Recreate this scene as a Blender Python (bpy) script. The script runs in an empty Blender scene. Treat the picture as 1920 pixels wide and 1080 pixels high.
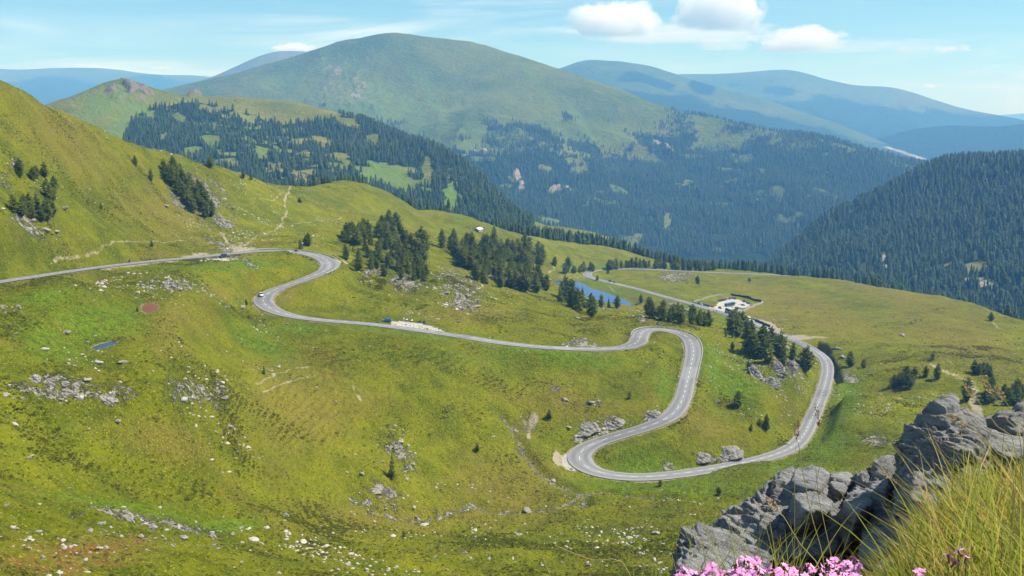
import bpy, bmesh, math, random
import numpy as np
from mathutils import Vector, Matrix
R = math.radians
rng = np.random.default_rng(7)
random.seed(7)
SC = bpy.context.scene
COL = SC.collection

# ------------------------------------------------------------------ camera
F = 1844.0                      # focal length in photo pixels (1920 wide)
PITCH = math.atan(330.0 / F)
cam_d = bpy.data.cameras.new("camera")
cam = bpy.data.objects.new("camera", cam_d); COL.objects.link(cam)
cam.location = (0, 0, 0); cam.rotation_euler = (math.pi / 2 - PITCH, 0, 0)
cam_d.sensor_width = 36.0; cam_d.lens = 36.0 * F / 1920.0
cam_d.clip_start = 0.05; cam_d.clip_end = 120000
SC.camera = cam
SC.render.resolution_x = 1024; SC.render.resolution_y = 576

# ------------------------------------------------------------------ light
SUN_EL, SUN_AZ = R(52), R(86)   # azimuth measured from +y (view direction) towards +x (right)
sun_d = bpy.data.lights.new("sun", 'SUN'); sun_d.energy = 5.0; sun_d.angle = R(0.5); sun_d.color = (1.0, 0.955, 0.87)
sun = bpy.data.objects.new("sun", sun_d); COL.objects.link(sun)
sv = Vector((math.cos(SUN_EL) * math.sin(SUN_AZ), math.cos(SUN_EL) * math.cos(SUN_AZ), math.sin(SUN_EL)))
sun.rotation_euler = sv.to_track_quat('Z', 'Y').to_euler()
SC.view_settings.view_transform = 'Standard'; SC.view_settings.look = 'None'
SC.view_settings.exposure = 0.65; SC.view_settings.gamma = 1.0
SC.view_settings.use_curve_mapping = False
cy = SC.cycles
cy.use_denoising = True
cy.max_bounces = 14; cy.diffuse_bounces = 2; cy.glossy_bounces = 2; cy.volume_bounces = 12; cy.transparent_max_bounces = 8
cy.volume_step_rate = 1.0; cy.volume_max_steps = 256

# ------------------------------------------------------------------ node helpers
class NT:
    def __init__(s, tree): s.t = tree; s.n = tree.nodes; s.l = tree.links
    def node(s, typ, **kw):
        n = s.n.new(typ)
        for k, v in kw.items(): setattr(n, k, v)
        return n
    def link(s, a, b): s.l.new(a, b)
    def put(s, sock, v):
        if hasattr(v, 'is_linked'): s.l.new(v, sock)
        else:
            if sock.type == 'RGBA' and len(v) == 3: v = (*v, 1.0)
            sock.default_value = v
    def noise(s, vec, scale, detail=3.0, rough=0.55, dist=0.0, out='Fac'):
        n = s.node('ShaderNodeTexNoise'); s.put(n.inputs['Vector'], vec)
        n.inputs['Scale'].default_value = scale; n.inputs['Detail'].default_value = detail
        n.inputs['Roughness'].default_value = rough; n.inputs['Distortion'].default_value = dist
        return n.outputs[out]
    def voro(s, vec, scale, feature='F1', out='Distance', rand=1.0):
        n = s.node('ShaderNodeTexVoronoi'); n.feature = feature; s.put(n.inputs['Vector'], vec)
        n.inputs['Scale'].default_value = scale; n.inputs['Randomness'].default_value = rand
        return n.outputs[out]
    def ramp(s, fac, lo, hi, a=0.0, b=1.0, smooth=True):
        n = s.node('ShaderNodeMapRange'); n.interpolation_type = 'SMOOTHSTEP' if smooth else 'LINEAR'
        s.put(n.inputs['Value'], fac)
        n.inputs['From Min'].default_value = lo; n.inputs['From Max'].default_value = hi
        n.inputs['To Min'].default_value = a; n.inputs['To Max'].default_value = b
        return n.outputs['Result']
    def mix(s, fac, a, b, mode='MIX'):
        n = s.node('ShaderNodeMix'); n.data_type = 'RGBA'; n.blend_type = mode
        s.put(n.inputs['Factor'], fac); s.put(n.inputs['A'], a) if False else None
        s.put(n.inputs[6], a); s.put(n.inputs[7], b)
        return n.outputs[2]
    def math(s, op, a, b=None, c=None):
        n = s.node('ShaderNodeMath'); n.operation = op
        s.put(n.inputs[0], a)
        if b is not None: s.put(n.inputs[1], b)
        if c is not None: s.put(n.inputs[2], c)
        return n.outputs[0]
    def vmath(s, op, a, b=None, out=0):
        n = s.node('ShaderNodeVectorMath'); n.operation = op
        s.put(n.inputs[0], a)
        if b is not None:
            if op == 'SCALE': s.put(n.inputs['Scale'], b)
            else: s.put(n.inputs[1], b)
        return n.outputs[out]
    def attr(s, name, out='Fac'):
        n = s.node('ShaderNodeAttribute'); n.attribute_name = name; return n.outputs[out]
    def pos(s):
        return s.node('ShaderNodeNewGeometry').outputs['Position']
    def scalexyz(s, vec, xyz):
        n = s.node('ShaderNodeMapping'); s.put(n.inputs['Vector'], vec); n.inputs['Scale'].default_value = xyz
        return n.outputs[0]
    def bump(s, h, strength, dist, normal=None):
        n = s.node('ShaderNodeBump'); s.put(n.inputs['Height'], h)
        n.inputs['Strength'].default_value = strength; n.inputs['Distance'].default_value = dist
        if normal is not None: s.put(n.inputs['Normal'], normal)
        return n.outputs[0]

def new_mat(name):
    m = bpy.data.materials.new(name); m.use_nodes = True
    t = NT(m.node_tree)
    b = m.node_tree.nodes['Principled BSDF']
    b.inputs['Roughness'].default_value = 0.85
    b.inputs['Specular IOR Level'].default_value = 0.2
    return m, t, b

def simple_mat(name, col, rough=0.7, spec=0.3, metal=0.0, var=0.12, scale=3.0):
    m, t, b = new_mat(name)
    tc = t.node('ShaderNodeTexCoord').outputs['Object']
    n = t.noise(tc, scale, 3)
    dark = tuple(c * (1 - var) for c in col); lite = tuple(min(1, c * (1 + var)) for c in col)
    t.put(b.inputs['Base Color'], t.mix(t.ramp(n, 0.35, 0.65), dark, lite))
    b.inputs['Roughness'].default_value = rough; b.inputs['Specular IOR Level'].default_value = spec
    b.inputs['Metallic'].default_value = metal
    return m

# ------------------------------------------------------------------ sky
world = bpy.data.worlds.new("World"); SC.world = world; world.use_nodes = True
wt = NT(world.node_tree)
bg = world.node_tree.nodes['Background']
sky = wt.node('ShaderNodeTexSky'); sky.sky_type = 'NISHITA'; sky.sun_disc = False
sky.sun_elevation = SUN_EL; sky.sun_rotation = SUN_AZ; sky.altitude = 2000; sky.air_density = 1.0
sky.dust_density = 1.6; sky.ozone_density = 1.6
wv = wt.node('ShaderNodeTexCoord').outputs['Generated']
sep = wt.node('ShaderNodeSeparateXYZ'); wt.link(wv, sep.inputs[0])
el = wt.math('MAXIMUM', sep.outputs[2], 0.02)
plane = wt.node('ShaderNodeCombineXYZ')
wt.put(plane.inputs[0], wt.math('DIVIDE', sep.outputs[0], wt.math('ADD', el, 0.10)))
wt.put(plane.inputs[1], wt.math('DIVIDE', sep.outputs[1], wt.math('ADD', el, 0.10)))
wisp = wt.noise(wt.scalexyz(plane.outputs[0], (0.55, 1.0, 1.0)), 0.75, 7, 0.62, 1.4)
wisp2 = wt.noise(plane.outputs[0], 0.35, 3, 0.5, 0.4)
wfac = wt.math('MULTIPLY', wt.ramp(wisp, 0.40, 0.74), wt.ramp(wisp2, 0.40, 0.64, 0.08, 0.7))
tint = wt.mix(1.0, sky.outputs[0], (0.72, 1.04, 1.10), 'MULTIPLY')
wt.put(bg.inputs['Color'], wt.mix(wfac, tint, (10.5, 11.0, 11.4)))
bg.inputs['Strength'].default_value = 0.078

# ------------------------------------------------------------------ maths helpers
CP, SP = math.cos(PITCH), math.sin(PITCH)
def rays(u, v):
    a = (np.asarray(u, float) - 960) / F; b = (540 - np.asarray(v, float)) / F
    return np.stack([a, CP + b * SP, -SP + b * CP], -1)
def P_r(u, v, r):
    d = rays(u, v); return d * (np.asarray(r, float) / np.hypot(d[..., 0], d[..., 1]))[..., None]
def P_z(u, v, z):
    d = rays(u, v); return d * (np.asarray(z, float) / d[..., 2])[..., None]
def proj(x, y, z):
    fw = y * CP - z * SP; up = y * SP + z * CP
    fw = np.maximum(fw, 1e-3)
    return 960 + F * x / fw, 540 - F * up / fw

_perm = np.random.default_rng(3).permutation(256).astype(np.int32)
_perm = np.concatenate([_perm, _perm, _perm])
_g = np.random.default_rng(4).normal(size=(256, 3)).astype(np.float32)
_g /= np.linalg.norm(_g, axis=1, keepdims=True)
def perlin(x, y, z=None):
    x = np.asarray(x, np.float64); y = np.asarray(y, np.float64)
    z = np.zeros_like(x) + 0.37 if z is None else np.asarray(z, np.float64)
    xi, yi, zi = np.floor(x), np.floor(y), np.floor(z)
    xf, yf, zf = (x - xi).astype(np.float32), (y - yi).astype(np.float32), (z - zi).astype(np.float32)
    xi, yi, zi = xi.astype(np.int64) & 255, yi.astype(np.int64) & 255, zi.astype(np.int64) & 255
    f = lambda t: t * t * t * (t * (t * 6 - 15) + 10)
    U, V, W = f(xf), f(yf), f(zf)
    def gr(dx, dy, dz):
        h = _perm[_perm[_perm[(xi + dx) & 255] + ((yi + dy) & 255)] + ((zi + dz) & 255)]
        g = _g[h]
        return g[..., 0] * (xf - dx) + g[..., 1] * (yf - dy) + g[..., 2] * (zf - dz)
    def lerp(a, b, t): return a + t * (b - a)
    x00 = lerp(gr(0, 0, 0), gr(1, 0, 0), U); x10 = lerp(gr(0, 1, 0), gr(1, 1, 0), U)
    x01 = lerp(gr(0, 0, 1), gr(1, 0, 1), U); x11 = lerp(gr(0, 1, 1), gr(1, 1, 1), U)
    return lerp(lerp(x00, x10, V), lerp(x01, x11, V), W) * 1.6
def fbm(x, y, wl, oct=4, gain=0.5, ridged=False, z=None):
    s = 0; a = 1.0; f = 1.0 / wl
    for i in range(oct):
        n = perlin(x * f + 17.3 * i, y * f - 9.1 * i, None if z is None else z * f)
        s = s + a * ((1 - 2 * np.abs(n)) if ridged else n); a *= gain; f *= 2.03
    return s
def sstep(a, b, x):
    t = np.clip((x - a) / (b - a), 0, 1); return t * t * (3 - 2 * t)

def tag(o, label=None, cat=None, group=None, kind=None):
    if label: o['label'] = label
    if cat: o['category'] = cat
    if group: o['group'] = group
    if kind: o['kind'] = kind
    return o
def mesh_obj(name, verts, faces, mat, parent=None, smooth=False, kind=None):
    me = bpy.data.meshes.new(name)
    verts = np.asarray(verts, np.float32).reshape(-1, 3)
    if isinstance(faces, np.ndarray):
        k = faces.shape[1]
        me.vertices.add(len(verts)); me.vertices.foreach_set('co', verts.ravel())
        me.loops.add(faces.size); me.loops.foreach_set('vertex_index', faces.astype(np.int32).ravel())
        me.polygons.add(len(faces)); me.polygons.foreach_set('loop_start', np.arange(0, faces.size, k, dtype=np.int32))
        me.update(calc_edges=True)
    else:
        me.from_pydata(verts.tolist(), [], faces)
    if smooth: me.polygons.foreach_set('use_smooth', np.ones(len(me.polygons), bool))
    if mat is not None:
        for m in (mat if isinstance(mat, (list, tuple)) else [mat]): me.materials.append(m)
    o = bpy.data.objects.new(name, me); COL.objects.link(o)
    if parent is not None: o.parent = parent
    if kind: o['kind'] = kind
    return o
def empty(name, loc, rz=0.0):
    o = bpy.data.objects.new(name, None); COL.objects.link(o)
    o.location = loc; o.rotation_euler = (0, 0, rz); o.empty_display_size = 0.5
    return o
def add_attr(o, name, arr):
    a = o.data.attributes.new(name, 'FLOAT', 'POINT'); a.data.foreach_set('value', np.asarray(arr, np.float32).ravel())

# ------------------------------------------------------------------ height sheets
def tps_fit(X, y, lam=1e-4):
    n = len(X); d2 = ((X[:, None] - X[None]) ** 2).sum(-1)
    K = 0.5 * d2 * np.log(d2 + 1e-9) + lam * np.eye(n)
    Pm = np.concatenate([np.ones((n, 1)), X], 1)
    A = np.block([[K, Pm], [Pm.T, np.zeros((3, 3))]])
    return X, np.linalg.solve(A, np.concatenate([y, np.zeros(3)]))
def tps_eval(fit, Q):
    X, w = fit; out = np.empty(len(Q))
    for i in range(0, len(Q), 20000):
        q = Q[i:i + 20000]; d2 = ((q[:, None] - X[None]) ** 2).sum(-1)
        out[i:i + 20000] = (0.5 * d2 * np.log(d2 + 1e-9)) @ w[:-3] + w[-3] + q @ w[-2:]
    return out
class Sheet:
    """a height sheet round the camera: columns of azimuth, rows of distance"""
    def __init__(s, pts, az0, az1, na, rr, coarse=(260, 300), lam=1e-4):
        pts = np.asarray(pts, float)
        az = np.arctan2(pts[:, 0], pts[:, 1]); r = np.hypot(pts[:, 0], pts[:, 1])
        fit = tps_fit(np.stack([az, np.log(r)], 1), -pts[:, 2] / r, lam)
        s.az = np.linspace(az0, az1, na); s.r = np.asarray(rr, float); s.lr = np.log(s.r)
        ca = np.linspace(az0, az1, coarse[0]); cl = np.linspace(s.lr[0], s.lr[-1], coarse[1])
        A, L = np.meshgrid(ca, cl, indexing='ij')
        T = tps_eval(fit, np.stack([A.ravel(), L.ravel()], 1)).reshape(A.shape)
        ia = (s.az - az0) / (az1 - az0) * (coarse[0] - 1); il = (s.lr - cl[0]) / (cl[-1] - cl[0]) * (coarse[1] - 1)
        a0 = np.clip(ia.astype(int), 0, coarse[0] - 2); l0 = np.clip(il.astype(int), 0, coarse[1] - 2)
        fa = (ia - a0)[:, None]; fl = (il - l0)[None]
        T = (T[a0][:, l0] * (1 - fa) * (1 - fl) + T[a0 + 1][:, l0] * fa * (1 - fl) + T[a0][:, l0 + 1] * (1 - fa) * fl + T[a0 + 1][:, l0 + 1] * fa * fl)
        s.X = np.sin(s.az)[:, None] * s.r[None]; s.Y = np.cos(s.az)[:, None] * s.r[None]
        s.Z = -T * s.r[None]
    def index(s, x, y):
        az = np.arctan2(x, y); r = np.hypot(x, y)
        ia = np.clip((az - s.az[0]) / (s.az[-1] - s.az[0]) * (len(s.az) - 1), 0, len(s.az) - 1.001)
        il = np.clip(np.interp(r, s.r, np.arange(len(s.r))), 0, len(s.r) - 1.001)
        return ia, il
    def height(s, x, y, arr=None):
        A = s.Z if arr is None else arr
        ia, il = s.index(np.asarray(x, float), np.asarray(y, float))
        a0 = ia.astype(int); l0 = il.astype(int); fa = ia - a0; fl = il - l0
        return A[a0, l0] * (1 - fa) * (1 - fl) + A[a0 + 1, l0] * fa * (1 - fl) + A[a0, l0 + 1] * (1 - fa) * fl + A[a0 + 1, l0 + 1] * fa * fl
    def hit(s, u, v):
        """first point of the sheet seen through photo pixel (u, v)"""
        d = rays(u, v); h = np.hypot(d[0], d[1])
        rr = np.exp(np.linspace(s.lr[0], s.lr[-1], 3000)); k = rr / h
        gz = s.height(d[0] * k, d[1] * k); under = d[2] * k <= gz
        under[rr < 60] = False
        i = int(np.argmax(under)) if under.any() else len(rr) - 1
        return np.array([d[0] * k[i], d[1] * k[i], gz[i]])
    def build(s, name, mat, attrs=None, kind='structure', smooth=True):
        na, nr = s.X.shape
        idx = np.arange(na * nr).reshape(na, nr)
        f = np.stack([idx[:-1, :-1], idx[1:, :-1], idx[1:, 1:], idx[:-1, 1:]], -1).reshape(-1, 4)
        o = mesh_obj(name, np.stack([s.X, s.Y, s.Z], -1).reshape(-1, 3), f, mat, smooth=smooth, kind=kind)
        for k, v in (attrs or {}).items(): add_attr(o, k, v)
        return o
def ctrl(rows): 
    a = np.array(rows, float); return P_r(a[:, 0], a[:, 1], a[:, 2])
def behind(rows, fr=1.28, dt=0.10):
    p = ctrl(rows); r = np.hypot(p[:, 0], p[:, 1]); t = -p[:, 2] / r
    q = p * fr; q[:, 2] = -(t + dt) * r * fr
    return q
def seg_windows(sh, xs, ys, rad):
    """for each point the block of grid rows and columns within rad of it"""
    az = np.arctan2(xs, ys); r = np.hypot(xs, ys); da = (sh.az[-1] - sh.az[0]) / (len(sh.az) - 1)
    for k in range(len(xs)):
        w = rad / r[k]
        a0 = int(max(0, (az[k] - w - sh.az[0]) / da)); a1 = int(min(len(sh.az), (az[k] + w - sh.az[0]) / da + 2))
        l0 = int(np.searchsorted(sh.r, r[k] - rad)); l1 = int(np.searchsorted(sh.r, r[k] + rad) + 1)
        if a1 > a0 and l1 > l0: yield k, slice(a0, a1), slice(l0, min(l1, len(sh.r)))
def catmull(P, step):
    P = np.asarray(P, float); Q = np.concatenate([[2 * P[0] - P[1]], P, [2 * P[-1] - P[-2]]])
    out = []
    for i in range(1, len(Q) - 2):
        p0, p1, p2, p3 = Q[i - 1], Q[i], Q[i + 1], Q[i + 2]
        n = max(2, int(np.linalg.norm((p2 - p1)[:3]) / step)); t = np.linspace(0, 1, n, endpoint=False)[:, None]
        out.append(0.5 * (2 * p1 + (p2 - p0) * t + (2 * p0 - 5 * p1 + 4 * p2 - p3) * t ** 2 + (3 * p1 - p0 - 3 * p2 + p3) * t ** 3))
    return np.concatenate(out + [Q[-2][None]])
def smooth_path(P, n=3):
    P = P.copy()
    for _ in range(n): P[1:-1] = 0.25 * P[:-2] + 0.5 * P[1:-1] + 0.25 * P[2:]
    return P
def tube(P, r0, r1, seg=5):
    P = np.asarray(P, float); n = len(P); V_, F_ = [], []
    for i in range(n):
        t = P[min(i + 1, n - 1)] - P[max(i - 1, 0)]; q = Vector(t).to_track_quat('Z', 'Y'); r = r0 + (r1 - r0) * i / (n - 1)
        for k in range(seg): a = 6.2832 * k / seg; V_.append(P[i] + np.array(q @ Vector((math.cos(a) * r, math.sin(a) * r, 0))))
    for i in range(n - 1):
        for k in range(seg): F_.append((i * seg + k, i * seg + (k + 1) % seg, (i + 1) * seg + (k + 1) % seg, (i + 1) * seg + k))
    return V_, F_

# ================================================================== NEAR TERRAIN
ROAD = np.array([  # photo u, v, height below the camera, width
 (-190,562,-47,6.8),(-120,549,-50,6.6),(0,528,-55,6.4),(67,518,-57,6.4),(133,508,-59.2,6.4),(200,499,-61.5,6.4),(243,494,-63,6.4),(290,489,-64.3,6.4),(340,484.5,-65.5,6.4),
 (380,481,-66.5,6.4),(415,477,-67.2,6.6),(447,474,-68,6.8),(486,470.5,-69,7),(530,470,-70,7.2),(561,473,-70.7,7.4),(592,479,-71.5,8),(612,487.5,-72.3,8.6),
 (618.5,496.6,-73.0,8.6),(612,507,-73.8,8),(592,515.5,-74.8,7.4),(561,527,-76.2,6.8),(530,537.5,-77.6,6.8),(510,545.5,-78.6,7.2),(496,555,-79.4,7.8),(492.5,563,-80,8),(498,572.5,-80.7,7.8),(511,581,-81.4,7.2),(532,588.5,-82.2,6.8),
 (560,594.5,-83.1,6.6),(600,599.5,-84.4,6.5),(640,603,-85.7,6.5),(680,606,-87,6.5),(730,611.5,-88.8,6.5),(780,618,-90.6,6.6),(830,625,-92.4,6.6),(880,632.5,-94.1,6.8),
 (917,639,-95.4,7),(973,646.3,-97.4,7),(1040,652,-99.8,7),(1107,654.3,-102,7),(1157,652.5,-103.6,7.4),(1184,647.5,-104.5,7.8),(1197,640,-105,8),(1200,631,-105.4,8),
 (1205,622,-105.8,8),(1222,617,-106.3,7.6),(1247,618.3,-107,7.4),(1273,624,-107.8,7.4),(1291,633.5,-108.7,7.6),(1299,648,-109.6,7.6),(1300,665,-110.6,7.4),(1296,685,-111.8,7),(1288,717,-113.6,6.8),(1281,745,-115,6.8),
 (1272,764,-116.2,7.2),(1258,780,-117.3,7.4),(1235,792,-118.1,7.2),(1207,802.5,-118.8,7.2),(1157,817,-120,7.4),(1117,830,-121.3,8),(1093,843,-122.3,8.6),(1084,857,-123,8.8),
 (1091,871,-123.9,8.8),(1113,883,-124.8,8.4),(1150,891.5,-126,8),(1207,894,-127.5,7.6),(1273,888.5,-129.2,7.2),(1347,877,-131.2,7),(1413,863.5,-133,6.8),(1453,852.5,-134.2,6.8),
 (1486,838,-135.3,6.8),(1506,817,-136.4,6.6),(1520,790,-137.6,6.4),(1533,760,-138.8,6.4),(1546,724,-140.2,6.6),(1552,692,-141.7,6.8),(1546,673,-142.6,6.8),(1527,657,-143.6,6.8),(1500,642,-144.9,6.6),
 (1467,628,-147,6.6),(1437,615.5,-149,7),(1407,604,-151.2,7),(1373,592.5,-153.8,7),(1340,582,-156.2,7),(1307,572.5,-158.6,7),(1280,565,-160.4,6.6),(1237,553.5,-163.2,6.6),(1200,543,-165.6,6.6),
 (1162,533.5,-168,6.6),(1137,528,-169.2,6.8),(1117,523,-170.2,8),(1103,517.5,-170.8,9),(1101,513,-171.1,9),(1108,509,-171.4,8),(1125,506.3,-171.8,7),(1150,504.6,-172.3,6.6),(1180,504,-173,6.6),(1210,504.6,-174,6.6),(1240,506,-175,6.6),(1290,508.5,-178,6.6),(1370,512,-184,6.6),
 (1450,515,-190,6.6),(1530,520.5,-196,7),(1580,526.5,-198,7),(1640,535,-199,7)])
rp = P_z(ROAD[:, 0], ROAD[:, 1], ROAD[:, 2])
road = catmull(np.concatenate([rp, ROAD[:, 3:4]], 1), 1.6)
road = smooth_path(road, 6)
def resample(P, step):
    d = np.concatenate([[0], np.cumsum(np.linalg.norm(np.diff(P[:, :2], axis=0), axis=1))])
    q = np.arange(0, d[-1], step); return np.stack([np.interp(q, d, P[:, k]) for k in range(P.shape[1])], 1)
road = resample(road, 1.5)
POND_Z, TARN_Z, MUD_Z = -168.0, -60.2, -60.8
SIL = [(-250,95,440),(-100,165,465),(0,196,490),(60,200,505),(100,212,530),(150,228,560),(200,243,590),(250,262,620),(300,286,650),(350,298,680),(400,312,715),(440,324,745),(480,334,780),(520,343,810),(560,348,850),(610,345,890),(640,335,910),(665,337,920),(700,347,940),(725,362,960),
 (760,391,990),(790,392,1010),(815,394,1030),(860,404,1060),(900,427,1090),(940,433,1120),(1000,441,1150),(1050,449,1180),(1100,455,1220),(1150,464,1250),(1200,480,1260),(1240,493,1260),(1290,502,1230),(1350,505,1230),(1420,509,1230),
 (1500,518,1210),(1560,525,1190),(1620,534,1150),(1680,553,1110),(1740,566,1070),(1800,580,1020),(1860,587,960),(1920,604,900),(2000,630,850),(2120,672,800),(2300,730,760)]
NEAR = [
 # left slope above the road
 (0,450,375),(0,350,425),(0,250,465),(60,300,470),(100,420,430),(130,330,500),(200,420,475),(200,330,540),(200,460,445),(300,430,530),(300,360,600),(350,430,560),(350,350,625),(400,440,575),(420,370,680),(480,440,600),(480,390,690),(530,400,700),(560,430,650),
 (560,375,790),(620,400,740),(620,365,840),(580,455,570),(640,430,650),(640,470,580),(-150,300,390),(-200,450,330),
 (500,490,472),(540,500,470),(480,484,474),(430,495,448),(570,505,462),(460,515,430),(380,500,425),(510,520,452),
 # treed slope and meadow behind it
 (660,500,560),(700,520,585),(700,400,755),(740,390,880),(740,470,680),(700,450,690),(780,440,800),(800,410,960),(800,500,630),(760,515,592),(850,450,860),(850,520,620),(900,440,960),(900,480,760),(900,535,610),(950,460,930),(960,510,720),(960,545,640),(1000,490,860),(1000,460,1020),(1005,530,720),
 (1050,470,1110),(1100,475,1160),(1180,490,1180),(1060,500,1030),(1020,515,960),
 # round the pond
 (1030,524,985),(1090,526,960),(1150,552,895),(1190,573,845),(1150,577,835),(1200,560,860),(1230,580,790),(1260,572,800),(1320,588,720),(1290,592,700),
 # mound between the road and the pond
 (650,520,505),(690,545,480),(690,575,440),(740,535,500),(740,515,545),(780,560,470),(800,516,545),(850,520,545),(850,560,490),(860,600,430),(900,545,535),(950,552,540),(950,590,470),(1000,560,545),(1040,566,550),(1070,582,545),(1110,592,525),(1050,620,450),(1150,594,520),(1150,630,445),(1200,598,515),(1250,603,510),(1000,620,430),(930,620,425),
 # behind the mound the ground falls to the trees and the pond
 (1080,566,690),(1120,584,640),(1180,590,600),(1240,592,600),
 # spur between the two road legs
 (1290,612,505),(1330,612,545),(1380,612,600),(1340,650,490),(1400,640,525),(1400,680,478),(1450,650,530),(1460,690,480),(1500,668,535),(1500,700,490),(1400,750,420),(1450,750,425),(1500,740,445),(1360,800,385),(1420,810,384),(1300,840,362),(1380,845,362),(1470,800,400),(1330,760,408),
 # inside the lower hairpin
 (1150,855,342),(1220,850,344),(1280,830,357),(1310,860,348),(1180,875,336),
 # slopes below the middle leg
 (1230,650,438),(1240,700,412),(1220,750,385),(1150,690,408),(1150,740,384),(1120,790,362),(1060,700,398),(1060,750,376),(1060,800,356),(1000,690,398),(1000,750,373),(960,690,396),(985,800,356),(990,830,345),(1030,870,330),(1050,840,341),(1090,928,307),(1150,910,318),(1280,905,318),(1300,928,308),(1400,905,322),(1480,880,340),(1400,945,303),
 (850,660,386),(900,700,374),(880,760,350),(760,640,385),(760,700,360),(740,760,335),(640,640,378),(640,700,350),(600,640,372),(560,700,346),(560,760,315),(640,780,318),(700,830,312),(735,895,293),(800,830,325),(900,830,335),(880,890,315),(940,890,318),(960,940,302),(870,945,296),(780,955,288),(680,945,280),(660,880,288),(600,860,285),(560,920,258),
 # basin on the left and its nose
 (60,560,296),(0,600,268),(100,600,280),(150,560,310),(100,520,335),(200,540,345),(300,520,385),(250,510,400),(400,510,430),(440,540,425),(400,560,372),(440,580,400),(280,578,335),(240,600,310),(340,560,362),(330,600,322),(320,640,290),(305,690,258),(310,740,240),(320,790,236),(400,640,345),(450,640,370),(420,700,316),(520,700,338),(450,760,290),(450,820,272),(520,830,285),(440,880,248),
 (197,648,274),(150,650,268),(240,650,280),(200,690,258),(140,720,240),(60,700,240),(0,700,234),(100,780,222),(200,790,228),(0,800,208),(100,870,203),(0,880,190),(250,850,224),(300,900,217),(200,930,196),(340,960,204),(400,960,212),(480,960,222),(540,985,220),
 # near slope in front
 (0,960,152),(80,975,155),(150,1000,160),(250,1020,168),(340,1030,176),(430,1030,186),(0,1060,118),(200,1075,134),(350,1075,150),(500,1070,168),(650,1070,182),(640,1000,228),(800,1000,240),(800,1070,192),(950,1000,246),(950,1070,200),(1090,985,262),(1100,1070,206),(1200,960,288),(1250,1000,255),(1250,1070,212),(1400,1000,262),(1400,1070,214),
 (1550,900,332),(1600,850,372),(1600,950,300),(1700,850,385),(1700,950,310),(1800,900,350),(1900,900,352),(1920,1000,270),(1700,1070,222),(1900,1075,215),(2100,900,340),(2100,1050,230),(-200,800,190),(-200,950,140),(-200,1060,105),(-200,650,225),
 # big meadow on the right
 (1600,840,390),(1590,780,425),(1590,730,465),(1640,760,445),(1650,690,545),(1580,660,600),(1560,630,665),(1500,615,710),(1480,590,800),(1560,590,810),(1640,620,700),(1430,575,860),(1420,545,985),(1350,545,965),(1300,540,960),(1230,530,990),(1230,512,1080),(1320,515,1100),(1420,525,1080),(1500,540,1020),(1600,550,1000),(1600,575,880),
 (1700,620,700),(1700,580,860),(1740,680,570),(1760,640,650),(1820,690,565),(1820,630,690),(1830,740,510),(1760,760,475),(1900,720,540),(1900,660,640),(1900,780,475),(1800,600,790),(1860,620,760),(2050,700,620),(2050,800,480),(1730,800,430)]
anch = []
for a in np.linspace(-0.62, 0.62, 9):
    for r_, t_ in ((5, 1.9), (9, 1.30), (16, 1.0), (30, 0.82), (60, 0.68), (95, 0.59 + 0.03 * max(0, a) / 0.6)):
        anch.append((math.sin(a) * r_, math.cos(a) * r_, -t_ * r_))
    for r_, z_ in ((1800, -430), (2400, -560)): anch.append((math.sin(a) * r_, math.cos(a) * r_, z_))
pond_px = [(1028,528),(1046,526.5),(1085,529),(1098,534),(1108,541),(1128,546),(1150,554),(1172,563),(1188,572),(1180,576),(1150,575),(1110,572),(1075,566),(1045,548),(1032,538)]
tarn_px = [(172,652),(190,645),(208,640),(219,641),(212,647),(196,652),(180,655)]
mud_px = [(266,575),(272,569),(284,568),(295,572),(297,578),(290,584),(278,588),(268,584)]
pond = P_z(*np.array(pond_px).T, POND_Z); tarn = P_z(*np.array(tarn_px).T, TARN_Z); mud = P_z(*np.array(mud_px).T, MUD_Z)
rows = np.concatenate([np.geomspace(5, 100, 70)[:-1], np.geomspace(100, 620, 600)[:-1], np.geomspace(620, 1150, 210)[:-1], np.geomspace(1150, 2400, 80)])
G = Sheet(np.concatenate([ctrl(NEAR), ctrl(SIL), behind(SIL), road[::14, :3], pond, tarn, mud, np.array(anch)]), -0.60, 0.60, 1000, rows, lam=3e-4)
RR = np.hypot(G.X, G.Y)

# ---- painted masks: where the ground itself is rock, bare soil, lush, dry
U, V = proj(G.X, G.Y, G.Z)
visr = RR > 90
n_big = fbm(G.X, G.Y, 46, 4); n_mid = fbm(G.X + 300, G.Y, 13, 4); n_fin = fbm(G.X, G.Y + 500, 4.2, 3)
def blob(u, v, ru, rv, rot=0.0, soft=0.55, wob=0.35):
    c, s = math.cos(R(rot)), math.sin(R(rot))
    du, dv = U - u, V - v
    e = np.sqrt(((du * c + dv * s) / ru) ** 2 + ((-du * s + dv * c) / rv) ** 2) + wob * n_mid * 0.6
    return np.where(visr, 1 - sstep(1 - soft, 1 + soft, e), 0)
def blobs(L, **kw):
    m = np.zeros_like(U)
    for b in L: m = np.maximum(m, blob(*b[:4], b[4] if len(b) > 4 else 0.0, **kw) * (b[5] if len(b) > 5 else 1.0))
    return m
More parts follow.
